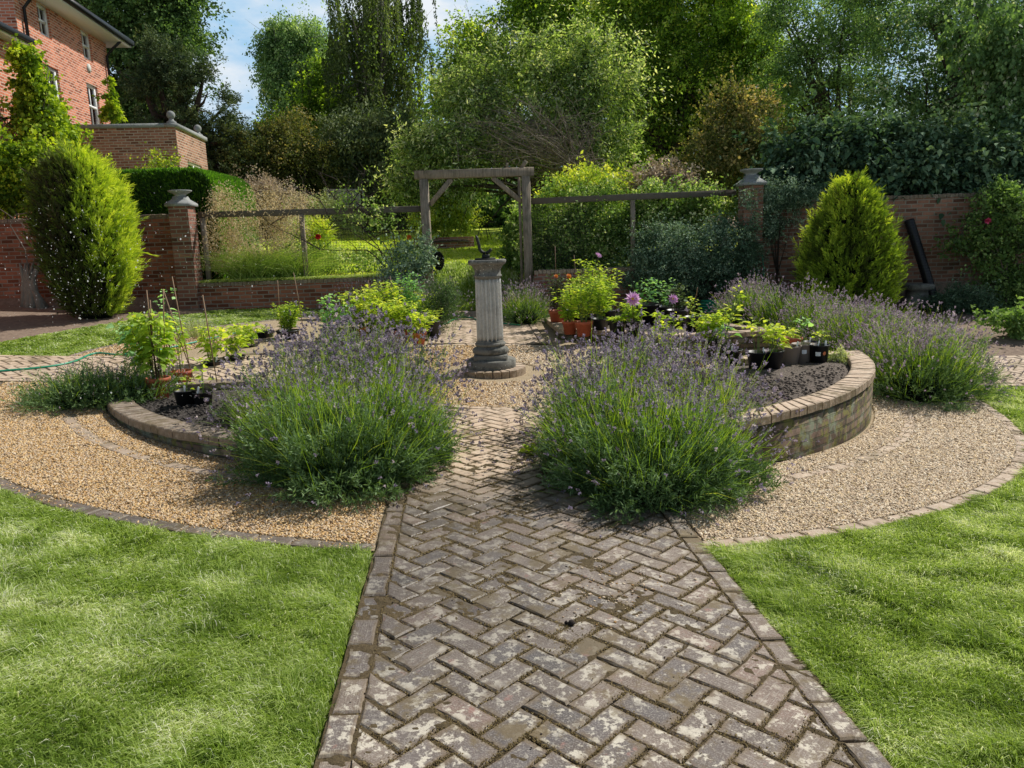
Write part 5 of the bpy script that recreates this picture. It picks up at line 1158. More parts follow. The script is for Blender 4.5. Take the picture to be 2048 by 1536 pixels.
# conifers either side of the circle
def conifer(base, prof, label, n, side_tone, seed_side=0, ln=.115):
    """prof: list of (height, radius); gold: function(height fraction, azimuth, noise) -> tone"""
    r = thing('golden_conifer', base, label, 'conifer'); hs = np.array([p[0] for p in prof]); rs_ = np.array([p[1] for p in prof]); H = hs[-1]
    z = rng.uniform(.02, H, n*2); rr = np.interp(z, hs, rs_); keep = rng.random(n*2) < rr/rs_.max()+.08; z = z[keep][:n]; rr = rr[keep][:n]; n = len(z)
    a = rng.uniform(0, 2*math.pi, n); bump = .70+.26*vnoise(a*2.2, z, .33, 31)+.22*vnoise(a*3, z, .13, 33)+.04*rng.normal(size=n); rad_ = rr*bump*np.where(rng.random(n) < .3, rng.uniform(.75, 1, n), 1)
    P = np.array(base)+np.stack([rad_*np.cos(a), rad_*np.sin(a), z], 1)
    ns = n//14; P = P[:ns]; a = a[:ns]; z = z[:ns]; out = np.stack([np.cos(a), np.sin(a), rng.uniform(.5, 1.9, ns)], 1); D = unit(out+rng.normal(0, .38, (ns, 3)))
    v = side_tone(z/H, a, vnoise(a*2.2, z, .33, 31))+rng.normal(0, .14, ns); SL = ln*np.exp(rng.normal(0, .4, ns))*1.15
    g = MB(); sd_ = unit(np.cross(D, rng.normal(size=(ns, 3))))
    for j in range(14):
        t = j/13; sgn = 1 if j % 2 else -1
        diamonds(g, P+D*(SL*t*.9)[:, None], D+sd_*sgn*(.75-.5*t)+rng.normal(0, .16, (ns, 3)), SL*(.62-.3*t), .0125, v+.10*t+rng.normal(0, .06, ns), fold=.1)
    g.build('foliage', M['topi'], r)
    g = MB(); lathe(g, base, [(max(.02, q*.70), h) for h, q in prof[:-1]]+[(.02, H*.93)], 20); g.build('shade_core', M['core'], r, smooth=True)  # solid near-black core, painted shade behind the sprays
    g = MB(); tube(g, [np.array(base)-np.array([0, 0, .1]), np.array(base)+np.array([0, 0, .5])], [.12, .09], 8); g.build('trunk', M['bark'], r)
    return r
b = np.array([AT(170, 500, 13.2)[0]+.05, 13.2, float(TT(AT(170, 500, 13.2)[0], 13.2))])
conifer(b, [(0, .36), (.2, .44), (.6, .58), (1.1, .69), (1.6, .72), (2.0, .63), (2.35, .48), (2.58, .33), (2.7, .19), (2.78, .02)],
        'golden conifer by the left wall, dark and brown on its shaded side', 90000, lambda h, a, q: .10+.72*sstep(np.cos(a-.1)*.95+h*.85+q*.8, .9, 1.7)+.14*q)  # gold on the sun side and top is light painted into the tone
b = np.array([AT(1696, 500, 13.2)[0], 13.2, AT(1700, 612, 13.2)[2]-.1])
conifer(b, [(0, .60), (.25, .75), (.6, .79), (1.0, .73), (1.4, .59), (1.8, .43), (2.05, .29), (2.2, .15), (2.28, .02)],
        'plump golden green conifer in front of the right wall', 110000, ln=.085, side_tone=lambda h, a, q: .54+.34*(q-.4)+.20*sstep(h, .5, 1.)+.14*np.cos(a-math.pi*.9)-.2*(q < .35))
# oat grass by the left pier
sg = thing('oat_grass', (-4.9, 15.2, 1.0), 'clump of oat grass with a haze of golden seed heads by the left pier', 'ornamental grass')
g = MB(); n = 5200; cx_ = rng.choice([-5.2, -4.7, -4.2, -4.95], n)+rng.normal(0, .16, n); P0 = np.stack([cx_, 15.25+rng.normal(0, .2, n), np.full(n, 1.0)], 1)
d = np.stack([rng.normal(0, .55, n), rng.normal(0, .35, n)-.1, rng.uniform(.5, 1.1, n)], 1); l = rng.uniform(.4, .85, n)[:, None]; P1 = P0+d*l*.6; P2 = P0+d*l*np.array([1.35, 1.35, .75]); ribbons(g, P0, P1, P2, .007, rng.normal(.5, .22, n)); g.build('blades', M['stipagreen'], sg)
g = MB(); n = 150; az = []; st0, st1, st2 = [], [], []
for k in range(n):
    px = rng.choice([430, 455, 490, 530, 570, 600], p=[.2, .2, .15, .15, .15, .15])+rng.normal(0, 16); py = rng.uniform(380, 500) if px > 470 else rng.uniform(375, 520)
    e = AT(px, py, 15.2+rng.normal(0, .3)); s0 = np.array([-4.9+rng.normal(0, .35), 15.2, 1.0]); st0.append(s0); st2.append(e); st1.append((s0+e)/2+np.array([0, 0, .15]))
    m = 70; q = e+np.stack([rng.normal(0, .075, m), rng.normal(0, .075, m), rng.normal(-.05, .11, m)], 1); az.append(q)
az = np.concatenate(az); diamonds(g, az, rng.normal(size=az.shape)+np.array([0, 0, -1.]), .042, .017, rng.normal(.6, .25, len(az))); g.build('seed_heads', M['stipa'], sg)
g = MB(); ribbons(g, np.array(st0), np.array(st1), np.array(st2), .006, rng.uniform(.5, 1, n)); g.build('stalks', M['stipa'], sg)
# turf fringe on the low wall
g = MB(); n = 9000; P0 = np.stack([rng.uniform(-5.9, -1.8, n), 14.62+rng.gamma(1.2, .1, n), np.full(n, 1.0)], 1); d = np.stack([rng.normal(0, .6, n), rng.normal(-.5, .5, n), rng.uniform(.2, 1, n)], 1)*.1
ribbons(g, P0, P0+d*.6, P0+d*np.array([1.4, 1.4, .3]), .006, rng.normal(.7, .25, n)); tag(g.build('dry_turf', M['stipagreen']), 'straggly parched turf along the top of the left low wall', 'turf', kind='stuff')
# low planting behind the left fence
tree('flower_border', 'mixed low border plants behind the left fence post', 'shrub', 16.5, [(600, 480, 50, 30), (650, 520, 30, 25), (560, 520, 60, 25), (700, 530, 30, 14), (740, 520, 22, 18)], 9000, .06, .03, M['shrub'], (600, 560), .01, clump=.12, tone=.7, per=14, limbn=0)
tree('silver_shrub', 'silvery grey shrub edging the far lawn behind the fence', 'shrub', 21, [(650, 425, 40, 22), (690, 440, 30, 16), (610, 420, 25, 20)], 8000, .07, .03, M['thyme'], (650, 460), .01, clump=.13, tone=.4, per=16, limbn=0)
tree('leafy_tussock', 'lime green strappy plant right of the left fence post', 'plant', 15.8, [(638, 458, 14, 10), (645, 470, 10, 8)], 500, .22, .03, M['shrubgold'], (638, 500), .01, clump=.06, tone=.7, per=10, limbn=0, droop=.1)
# bare climbing rose on the netting
cr = thing('climbing_rose', (-2.3, 14.85, 1.0), 'climbing rose with long bare arching stems on the left fence', 'climber')
g = MB()
for pts in ([(800, 555), (770, 490), (720, 450), (660, 440), (600, 400)], [(790, 550), (745, 480), (700, 420), (690, 370)], [(800, 555), (760, 500), (690, 455), (640, 460)], [(780, 545), (740, 500), (680, 500), (640, 500), (600, 470)],
            [(800, 550), (790, 470), (740, 430), (700, 400)], [(640, 500), (610, 480), (560, 460), (520, 430)], [(830, 540), (800, 480), (790, 430)], [(690, 420), (660, 385), (640, 345)], [(700, 410), (720, 380), (730, 340)], [(710, 420), (750, 385), (765, 370)], [(660, 440), (640, 400), (610, 380), (600, 350)], [(735, 430), (700, 390), (670, 350)]):
    P = [AT(a, b, 14.75+rng.normal(0, .06)) for a, b in pts]; t = np.linspace(0, len(P)-1, 12); Q_ = np.array([[np.interp(q, range(len(P)), [p[i] for p in P]) for i in range(3)] for q in t]); Q_[1:-1] += rng.normal(0, .012, (10, 3)); tube(g, Q_, np.linspace(.013, .004, 12), 5)
    for k in range(7): i = rng.integers(4, 11); e = Q_[i]+np.array([rng.normal(0, .22), rng.normal(0, .08), rng.uniform(-.05, .35)]); tube(g, [Q_[i], (Q_[i]+e)/2+rng.normal(0, .02, 3), e], [.005, .004, .002], 4)
g.build('stems', M['twigdark'], cr)
g = MB(); E = blobw([(740, 440, 40, 22), (770, 450, 26, 26), (690, 400, 26, 16), (800, 500, 24, 30), (830, 480, 20, 24), (735, 410, 18, 12)], 14.8); crown(g, E, 1500, .05, .032, clump=.08, per=9, tone=.6, dk=.3); g.build('leaves', M['shrub'], cr)
def bloom(px, py, D, mat, label, r=.05, parent=None):
    p = AT(px, py, D); t = thing('rose_flower', p, label, 'flower'); g = MB(); u, d = ball(46, .3); bigleaves(g, p+u*r*.25, unit(d+np.array([0, -.5, .2])), r*.9, r*.9, rng.random(46)); g.build('petals', mat, t)
    g = MB(); tube(g, [p, p+np.array([.02, .03, -r*4])], .004, 4); g.build('stem', M['stem'], t)
bloom(636, 473, 14.7, M['red'], 'red rose bloom just right of the left fence post', .06)
bloom(818, 474, 14.7, M['orange'], 'pale orange rose bloom near the left gate post', .055)
tree('rose_bush', 'glaucous rose bush in front of the netting by the left gate post', 'shrub', 14.3, [(825, 520, 30, 30), (800, 540, 35, 16), (845, 500, 14, 24)], 5200, .045, .03, M['glaucous'], (825, 590), .02, clump=.08, tone=.72, per=14, limbn=6, dk=.5)
p = AT(877, 522, 14.7); nb = thing('dark_bundle', p, 'black rounded bundle hung beside the left gate post', 'bundle')
g = MB(); u, d = ball(2600, .75); diamonds(g, p+u*np.array([.10, .08, .17]), d+rng.normal(0, .5, d.shape), .035, .012, .1); g.build('tangled_mesh', M['net'], nb)
# things on the far lawn
rb = thing('round_planter', AT(905, 470, 23), 'low curved brick planter on the far lawn seen through the gateway', 'planter')
c_ = AT(885, 470, 23); zf = float(TT(c_[0], 23)); B = Bricks(); g = MB(); n = 40; V = []; UV = []
for k in range(n+1):
    a = 2*math.pi*k/n; V += [(c_[0]+.92*math.cos(a), 23.4+.8*math.sin(a), zf-.1), (c_[0]+.92*math.cos(a), 23.4+.8*math.sin(a), zf+.34)]; UV += [(a*.9, 0), (a*.9, .44)]
g.add(V, [(2*k, 2*k+2, 2*k+3, 2*k+1) for k in range(n)]); g.adduv(UV); g.build('planter_wall', M['pierL'], rb)
g = MB(); lathe(g, (c_[0], 23.4, zf+.2), [(.9, 0), (.88, .04)], 24); g.build('soil', M['soil'], rb)
tree('gold_leaved_bush', 'yellow green bush filling the round brick planter', 'bush', 23.4, [(890, 428, 42, 30), (860, 440, 24, 24), (920, 440, 24, 22), (875, 410, 22, 16)], 15000, .075, .045, M['shrubgold'], (890, 470), .03, clump=.12, tone=.58, tv=.28, per=22, limbn=5, dk=.7)
ar = thing('garden_arbour', AT(685, 440, 30), 'white painted garden arbour at the back of the far lawn', 'arbour')
g = MB(); a, b = AT(655, 380, 30), AT(718, 380, 30); zb_ = AT(685, 432, 30)[2]
for q in (a, b): beam(g, (q[0], 30, zb_), (q[0], 30, q[2]), .07, .07, (0, 1, 0)); beam(g, (q[0], 30.8, zb_), (q[0], 30.8, q[2]), .07, .07, (0, 1, 0))
beam(g, (a[0]-.15, 30, a[2]), (b[0]+.15, 30, b[2]), .08, .08); 
arc = [((a[0]+b[0])/2+(b[0]-a[0])/2*math.cos(t), 30, a[2]-.55+.5*math.sin(t)) for t in np.linspace(0, math.pi, 12)]; tube(g, arc, .035, 6); g.build('frame', M['stonegrey'], ar)
g = MB(); box(g, a[0]+.1, b[0]-.1, 30.3, 30.7, zb_+.35, zb_+.42); box(g, a[0]+.1, b[0]-.1, 30.72, 30.78, zb_+.42, zb_+.95); g.build('bench_seat', M['stonegrey'], ar)
tb = thing('garden_table', AT(968, 478, 26), 'small dark metal garden table on the far lawn seen through the gateway', 'table')
p = AT(968, 466, 26); zf = float(TT(p[0], 26)); g = MB(); lathe(g, (p[0], 26, zf+.62), [(.42, 0), (.43, .015), (.42, .03)], 24); g.build('table_top', M['blackmetal'], tb)
for k in range(4):
    g = MB(); a = k*math.pi/2+.5; tube(g, [(p[0]+.1*math.cos(a), 26+.1*math.sin(a), zf+.62), (p[0]+.3*math.cos(a), 26+.3*math.sin(a), zf)], .012, 5); g.build('leg', M['blackmetal'], tb)
# gnarled pale stump by the left wall
p = AT(60, 612, 14.3); sm = thing('gnarled_stump', p, 'pale gnarled stump against the left wall beside the conifer', 'stump')
g = MB()
for k in range(7): a = rng.normal(0, .16); tube(g, [p+np.array([a, rng.normal(0, .06), -.1]), p+np.array([a*.5, 0, .22]), p+np.array([a*.3+rng.normal(0, .04), .05, .5]), p+np.array([a*.9, .1, .8])], [.09, .06, .05, .02], 7)
g.build('trunk', M['barkpale'], sm)
g = MB(); tube(g, [AT(x, y, 14.3) for x, y in ((60, 560), (50, 500), (20, 450), (30, 430), (60, 425), (80, 400))], .010, 5); tube(g, [AT(x, y, 14.2) for x, y in ((0, 418), (40, 445), (60, 462), (75, 440))], .008, 5); g.build('branch', M['twig'], sm)
# ------------------------------------------------------------------ lavender
def lavender(label, mounds, n_st, stalk=(.28, .46), fl='lavflower', leaf_n=9000, up=.75, dens_fl=7, group=None, stalk_mat='lavstalk', flw=.011, low=.15, name='lavender_bush', flshare=1.0):
    """mounds: (x, y, radius, height of the leafy dome)"""
    c0 = mounds[0]; r = thing(name, (c0[0], c0[1], float(TT(c0[0], c0[1]))), label, 'lavender', group)
    gl, gs, gf, gc = MB(), MB(), MB(), MB(); tot = sum(m[2]**2 for m in mounds)
    for (x, y, R_, H) in mounds:
        b = np.array([x, y, float(TT(x, y))]); k = R_*R_/tot
        n = int(leaf_n*k); d = unit(np.stack([rng.normal(size=n), rng.normal(size=n), np.abs(rng.normal(size=n))*.9+.0], 1)); sd = int(rng.integers(1, 999))
        lump = lambda d: 1+.9*(vnoise(d[:, 0]*2+x*3, d[:, 1]*2+d[:, 2]*2, .5, sd)-.45)
        rr = (rng.random(n)**.4)*lump(d)*1.08; RH = np.array([R_*1.12, R_*1.12, H])
        # leafy shoots: each anchor carries a little spray of narrow leaves
        m = n//9; dm = d[:m]; base_ = b+dm*rr[:m, None]*RH+np.array([0, 0, .02]); ax_ = unit(dm*np.array([1, 1, .6])+np.array([0, 0, .6])+rng.normal(0, .35, (m, 3)))
        tone_ = .22+.42*rr[:m]*rng.random(m)+.12*dm[:, 2]
        for j in range(9):
            q_ = base_+ax_*(.012*j); diamonds(gl, q_, ax_*.9+unit(rng.normal(size=(m, 3)))*.8, .044, .0085, tone_+rng.normal(0, .08, m)+.02*j, fold=.1)
        P2 = base_+ax_*.06; P0 = b+dm*RH*.3; ribbons(gl, P0, (P0+P2)/2+rng.normal(0, .01, P2.shape), P2, .004, .25+.3*rng.random(m))
        # stalks
        n = int(n_st*k); d = np.stack([rng.normal(size=n), rng.normal(size=n)+.55, np.abs(rng.normal(size=n))*up+.5], 1); d = unit(d)
        stray = rng.random(n) < .12; d[stray, 2] *= .25; d = unit(d)
        cl = vnoise(d[:, 0]*2+x, d[:, 1]*2+d[:, 2]*1.5, .45, sd); L_ = rng.uniform(*stalk, n)*(.72+.5*cl); P0 = b+d*RH*lump(d)[:, None]*rng.uniform(.72, 1.0, (n, 1))
        u = unit(d*np.array([1, 1, .6])*.8+np.array([0, 0, up*1.05])+rng.normal(0, .27, (n, 3))); u[stray] = unit(u[stray]*np.array([1, 1, .35])); P1 = P0+u*(L_*.55)[:, None]; dr = rng.normal(0, .09, (n, 3)); dr[:, 2] -= .12*(1-u[:, 2])*3
        P2 = P1+(u+dr)*(L_*.45)[:, None]; ribbons(gs, P0, P1, P2, .0023, rng.normal(.5, .25, n)-.2*stray)
        has = (rng.random(n) < flshare*(.5+1.*cl)*(1+.9*d[:, 1])) | (stray & (rng.random(n) < .6)); P2 = P2[has]; u2 = unit((u+dr)[has]); L2 = rng.uniform(.018, .042, len(P2)); tone = rng.normal(.46, .22, len(P2))
        for j in range(dens_fl):
            t = (j+.5)/dens_fl; q = P2+u2*(L2*t)[:, None]; side = rng.normal(size=q.shape); diamonds(gf, q, unit(side)+u2*.7, flw*1.3, flw, tone+rng.normal(0, .14, len(q)), fold=.15)
        # woody inner dome, coloured near black for the shade inside the bush
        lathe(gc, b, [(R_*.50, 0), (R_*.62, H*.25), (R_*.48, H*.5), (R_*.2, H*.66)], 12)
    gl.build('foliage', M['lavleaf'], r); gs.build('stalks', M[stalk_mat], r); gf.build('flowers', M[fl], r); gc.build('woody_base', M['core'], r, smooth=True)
    return r
lavender('big green lavender bush spilling onto the path, left of the path', [(-1.20, 5.02, .47, .44), (-.92, 5.28, .34, .46), (-1.56, 5.40, .34, .40)], 3800, (.24, .44), leaf_n=90000, flshare=.30, flw=.013)
lavender('faded purple lavender behind the big bush on the left of the path', [(-1.85, 6.1, .38, .52), (-1.35, 6.3, .40, .62), (-.95, 6.4, .34, .60), (-1.6, 6.9, .38, .58)], 4200, (.22, .42), leaf_n=15000, dens_fl=9, flw=.016)
lavender('big green lavender bush spilling onto the path, right of the path', [(.90, 4.86, .47, .44), (1.22, 5.02, .36, .40), (.64, 5.26, .34, .46)], 3800, (.24, .44), leaf_n=90000, flshare=.38, flw=.013)
lavender('faded purple lavender behind the big bush on the right of the path', [(.92, 5.9, .40, .58), (1.50, 5.85, .38, .50), (.66, 6.3, .32, .58), (1.3, 6.6, .38, .58)], 4200, (.22, .42), leaf_n=15000, dens_fl=9, flw=.016)
lavender('small flattened lavender at the left end of the low left bed', [(-4.25, 7.3, .42, .26), (-3.85, 7.45, .36, .28)], 800, (.12, .24), leaf_n=15000, fl='lavpink', dens_fl=5, flshare=.45)
rowp = [((4.55, 8.3, .50, .56), (5.0, 8.5, .46, .54), 'at the near end of the right hand row, over the gravel'), ((4.75, 9.1, .50, .58), (5.15, 9.3, .44, .54), 'second in the right hand row, beside the cross path'),
        ((4.6, 9.9, .50, .58), (4.95, 10.3, .46, .56), 'third in the right hand row, left of the right lawn'), ((4.5, 10.9, .48, .58), (4.3, 11.6, .46, .56), 'fourth in the right hand row, in front of the golden conifer'), ((4.0, 12.4, .46, .56), (4.2, 12.9, .44, .52), 'at the far end of the right hand row, near the right pier')]
for i, (a, b, t) in enumerate(rowp):
    lavender('pinkish grey lavender '+t, [a, b], 2300 if i < 3 else 1900, (.20, .34), fl='lavpink', leaf_n=18000-2000*i, dens_fl=7, flw=.014, group='lavender row right of the beds')
q = G(1052, 655); lavender('lavender clump beside the path behind the sundial, right side', [(q[0], q[1]+.35, .36, .40), (q[0]-.1, q[1]+1.1, .34, .42)], 1300, (.2, .34), fl='lavpink', leaf_n=9000, flw=.013)
lavender('lavender clump beside the path behind the sundial, left side', [(-1.45, 12.7, .36, .42), (-1.75, 13.5, .42, .5), (-1.2, 13.7, .30, .42)], 1500, (.2, .34), fl='lavpink', leaf_n=10000, flw=.013)
lavender('lavender by the foot of the left low wall, behind the potted plants', [(-2.6, 13.7, .34, .4), (-2.15, 13.9, .3, .4)], 700, (.2, .34), fl='lavpink', leaf_n=5000, flw=.013)
# dried dark shrub at the left path side
tree('rosemary_bush', 'dark wiry rosemary bush beside the path left of the sundial', 'bush', 12.2, [(878, 605, 24, 40), (865, 625, 20, 25), (890, 585, 16, 20)], 9000, .035, .008, M['lavleaf'], (876, 668), .02, clump=.07, tone=.25, per=16, limbn=14, bark=M['twigdark'], dk=.9)
tree('low_weed', 'tiny grey tuft growing in the gravel under the right hand lavender', 'plant', 7.75, [(1908, 822, 22, 9)], 700, .05, .008, M['lavleaf'], (1908, 830), .004, clump=.04, tone=.7, per=12, limbn=0)
tree('thyme_mat', 'silvery mat of thyme inside the right bed beside the black pot', 'plant', 8.3, [(1668, 715, 22, 10), (1680, 728, 14, 8)], 3000, .025, .012, M['thyme'], (1668, 730), .004, clump=.03, tone=.5, per=16, limbn=0, dk=1.4)

# ------------------------------------------------------------------ potted plants
def pot(root, p, r, h, mat, rim=True, nm='pot'):
    g = MB(); prof = [(r*.74, 0), (r*.96, h*.80), (r*1.06, h*.80), (r*1.08, h*.99), (r*1.04, h), (r*.97, h*.99), (r*.93, h*.86)]
    if not rim: prof = [(r*.76, 0), (r*.97, h*.93), (r*1.03, h*.94), (r*1.03, h), (r*.96, h), (r*.93, h*.86)]
    lathe(g, p, prof, 28); g.build(nm, mat, root)
    g = MB(); lathe(g, (p[0], p[1], p[2]+h*.84), [(r*.93, 0), (r*.5, h*.02), (.001, h*.03)], 16); g.build('compost', M['compost'], root)
def plant(root, p, h, spread, nst, nl, ll, lw, mat, tone=.5, smat='stem', bare=.15, up=1., r0=.004, droop=.5, lean=(0, 0)):
    ll *= 1.22; lw *= 1.3; nst = int(math.ceil(nst*1.25)); nl = int(nl*1.25)
    gs, gl = MB(), MB()
    for k in range(nst):
        a = rng.uniform(0, 6.28); s = spread*math.sqrt(rng.random()); e = p+np.array([s*math.cos(a)+lean[0], s*math.sin(a)*.8+lean[1], h*rng.uniform(.72, 1.)]); b = p+np.array([math.cos(a), math.sin(a), 0])*min(.04, spread*.25)
        m = b*.5+e*.5+np.array([-.2*s*math.cos(a), -.2*s*math.sin(a), .04*h]); t = np.linspace(0, 1, 8)[:, None]; Q_ = (1-t)**2*b+2*t*(1-t)*m+t*t*e; tube(gs, Q_, np.linspace(r0, r0*.45, 8), 5, cap=False)
        tt_ = rng.uniform(bare, 1.0, nl); tt_[-3:] = 1; idx = tt_*7; P = np.stack([np.interp(idx, range(8), Q_[:, i]) for i in range(3)], 1); az = rng.uniform(0, 6.28, nl)
        D = np.stack([np.cos(az), np.sin(az), rng.uniform(-.1, .7, nl)*up], 1); pet = rng.uniform(.2, .7, nl)[:, None]*ll; P2 = P+unit(D)*pet; ribbons(gs, P, (P+P2)/2, P2, .003, .5)
        l = ll*rng.uniform(.6, 1.15, nl)*(1-.35*tt_**3); bigleaves(gl, P2, D, l, l*lw/ll, tone+rng.normal(0, .2, nl)+.12*(tt_-.5), droop)
    gs.build('stems', M[smat], root); gl.build('leaves', mat, root)
def cane(root, a, b): g = MB(); a = np.array(a, float); b = np.array(b, float); tube(g, [a, (a+b)/2+rng.normal(0, .006, 3), b], [.006, .0055, .0045], 6); g.build('cane', M['cane'], root)
def marker(root, p, r, h, k=1, a0=None):
    for j in range(k):
        g = MB(); a = a0 if a0 is not None else rng.uniform(3.4, 6); q = p+np.array([r*.7*math.cos(a+j*.3), r*.7*math.sin(a+j*.3), h*.85]); t = rng.normal(0, .012, 2); w = .009
        V = [q+np.array([-w, 0, 0]), q+np.array([w, 0, 0]), q+np.array([w+t[0], t[1], .075]), q+np.array([t[0], t[1], .085]), q+np.array([-w+t[0], t[1], .075])]; V += [v+np.array([0, .0015, 0]) for v in V]
        g.add(V, [(0, 1, 2, 4), (9, 7, 6, 5), (0, 5, 6, 1), (1, 6, 7, 2), (4, 9, 5, 0)], [(4, 2, 3), (8, 7, 9), (2, 7, 8), (2, 8, 3), (3, 8, 9), (3, 9, 4)]); g.build('plant_label', M['label'], root)
def sticker(root, p, r, h, az, w, hh, z, mat, nm, round_=False):
    g = MB(); n = 7; V = []
    for i in range(n):
        t = -1+2*i/(n-1); a = az+t*w/2/r; hz = hh/2*(math.sqrt(max(0, 1-t*t)) if round_ else 1)
        for sgn in (-1, 1):
            zz = z+sgn*hz; rr = r*(.76+.21*zz/(h*.93))+.0015; V.append((p[0]+rr*math.cos(a), p[1]+rr*math.sin(a), p[2]+zz))
    g.add(V, [(2*i, 2*i+2, 2*i+3, 2*i+1) for i in range(n-1)]); return g.build(nm, mat, root)
POTM = {'t': 'terracotta', 'b': 'blackpot', 'g': 'taupepot'}
def potted(px, py, wpx, kind, label, top=None, z=None, hp=None, fol=None, canes=(), marks=0, rim=None, Y=None, group='potted plants stood out on the beds', **kw):
    """px, py: foot of the pot in the picture; top: picture height reached by the plant"""
    z = (ZS-.015) if z is None else z; p = RZ(px, py, z) if Y is None else AT(px, py, Y)
    if Y is not None: p[2] = z
    r = wpx*p[1]/FP/2; h = hp*p[1]/FP if hp else r*1.75
    t = thing('potted_plant', p, label, 'potted plant', group); pot(t, p, r, h, M[POTM[kind]], rim=(kind == 't') if rim is None else rim)
    q = p+np.array([0, 0, h*.84])
    if top is not None:
        H = AT(px, top, p[1])[2]-q[2]; plant(t, q, H, **fol)
    for (ax, ay, bx, by) in canes:
        a = AT(ax, ay, p[1]-.05); b = q+np.array([rng.normal(0, r*.4), rng.normal(0, r*.3), -.05]) if bx is None else AT(bx, by, p[1]+.0); cane(t, a, b)
    if marks: marker(t, p, r, h, marks)
    return t, p, r, h
bright = lambda **k: dict(dict(spread=.20, nst=7, nl=14, ll=.085, lw=.04, mat=M['potleaf'], tone=.5), **k)
# left group in the near left bed
potted(320, 797, 46, 't', 'foremost terracotta pot in the left bed, with heart leaved climbers on canes', 622, fol=dict(spread=.26, nst=9, nl=17, ll=.12, lw=.085, mat=M['potleaf'], tone=.48, smat='stemdark', bare=.25, droop=1.0, r0=.005), canes=((293, 580, 306, 752), (326, 578, None, 0), (300, 600, None, 0)), hp=44)
potted(283, 783, 36, 'b', 'black pot of blue green leaves behind the foremost terracotta pot, to its left', 640, fol=dict(spread=.22, nst=7, nl=13, ll=.11, lw=.07, mat=M['potleafblue'], tone=.55, smat='stemdark', bare=.3, droop=1.), marks=1)
potted(366, 775, 40, 't', 'terracotta pot with long crossing canes, right of the foremost terracotta pot', 650, fol=dict(spread=.10, nst=3, nl=12, ll=.10, lw=.06, mat=M['potleaf'], tone=.45, droop=1.), canes=((326, 578, 392, 770), (344, 553, 385, 760)))
potted(374, 812, 46, 'b', 'blue black pot with a small seedling, right of the foremost terracotta pot', 752, fol=dict(spread=.05, nst=3, nl=5, ll=.05, lw=.035, mat=M['potleaf'], tone=.6), hp=34, marks=1)
potted(408, 812, 40, 'b', 'low black pot half hidden by the left lavender, with a single cane', 715, fol=dict(spread=.06, nst=2, nl=7, ll=.07, lw=.05, mat=M['potleaf'], tone=.6), canes=((405, 590, 434, 765),), hp=30, marks=1)
potted(345, 755, 34, 'b', 'black pot of tall thin stems leafy only at the top, back of left bed', 575, fol=dict(spread=.08, nst=3, nl=11, ll=.08, lw=.05, mat=M['potleafblue'], tone=.7, smat='stemdark', bare=.45, r0=.005), Y=8.2)
# trays of seedlings
for px, py, w, top, lab in ((425, 738, 40, 650, 'black tray of young plants with round leaves, behind the left canes'), (470, 728, 44, 655, 'black tray of pale seedlings, left of the purple lavender'), (500, 705, 36, 645, 'black tray of seedlings beside the gravel, further back on the left')):
    potted(px, py, w, 'b', lab, top, hp=16, rim=False, fol=dict(spread=.2, nst=9, nl=9, ll=.10, lw=.065, mat=M['potleaf'], tone=.6, droop=.8), marks=1)
# middle left, far left bed
potted(530, 690, 40, 'b', 'wide black pot on the left gravel side with short shoots', 655, hp=28, fol=bright(spread=.1, nst=3, nl=6, ll=.05))
potted(578, 690, 46, 'b', 'black pot of a bushy bright green plant with two tall canes', 606, hp=30, fol=bright(spread=.30, nst=22, nl=26, ll=.06, lw=.028, tone=.45), canes=((555, 560, 562, 655), (587, 545, 608, 668)), marks=1)
q = RZ(398, 690, .2)
cm = thing('catmint_clump', q, 'small clump of blue flowering catmint behind the left pots', 'plant'); g = MB(); n = 420; P0 = q+rng.normal(0, .05, (n, 3))*np.array([1, 1, 0]); d = np.stack([rng.normal(0, .4, n), rng.normal(0, .4, n), rng.uniform(.6, 1, n)], 1)*.42; ribbons(g, P0, P0+d*.5, P0+d, .005, rng.random(n)); g.build('blades', M['thyme'], cm)
g = MB(); i = rng.integers(0, n, 260); diamonds(g, (P0+d)[i]+rng.normal(0, .012, (260, 3)), rng.normal(size=(260, 3)), .016, .012, .6); g.build('flowers', M['lavflower'], cm)
potted(664, 690, 40, 'b', 'black pot with pale rounded leaves on a tall stem, left of the bright green cluster', 592, fol=dict(spread=.13, nst=5, nl=12, ll=.085, lw=.06, mat=M['potleafblue'], tone=.85), hp=34, marks=1)
potted(697, 688, 40, 'b', 'second black pot with large pale leaves, touching the bright green cluster', 610, fol=dict(spread=.15, nst=6, nl=11, ll=.09, lw=.06, mat=M['potleafblue'], tone=.75), hp=32)
cl = [(722, 684, 34, 't', 585, 'terracotta pot at the left end of the bright green cluster'), (748, 676, 34, 'b', 570, 'black pot of tall lime leaves, second from the left in the bright green cluster'), (770, 690, 32, 'b', 600, 'black pot at the front middle of the bright green cluster'),
      (792, 678, 34, 'b', 562, 'black pot of the tallest bright green plant in the left cluster'), (806, 690, 32, 't', 600, 'reddish pot at the front right of the bright green cluster'), (822, 672, 34, 'b', 545, 'black pot of blue green shoots at the back of the bright green cluster'),
      (842, 662, 30, 't', 585, 'orange terracotta pot beside the rosemary at the right of the bright cluster'), (740, 668, 34, 'b', 590, 'black pot hidden behind the left of the bright green cluster'), (838, 690, 30, 't', 628, 'small red pot at the right front corner of the bright cluster')]
for i, (px, py, w, k, top, lab) in enumerate(cl):
    potted(px, py, w, k, lab, top, fol=bright(spread=.28, nst=16, nl=18, ll=.09, lw=.042, tone=.66 if i != 5 else .5, mat=M['potleafblue'] if i == 5 else M['potleaf']), marks=i % 2, canes=((px-12, top-10, px+5, py-20),) if i in (1, 3) else ())
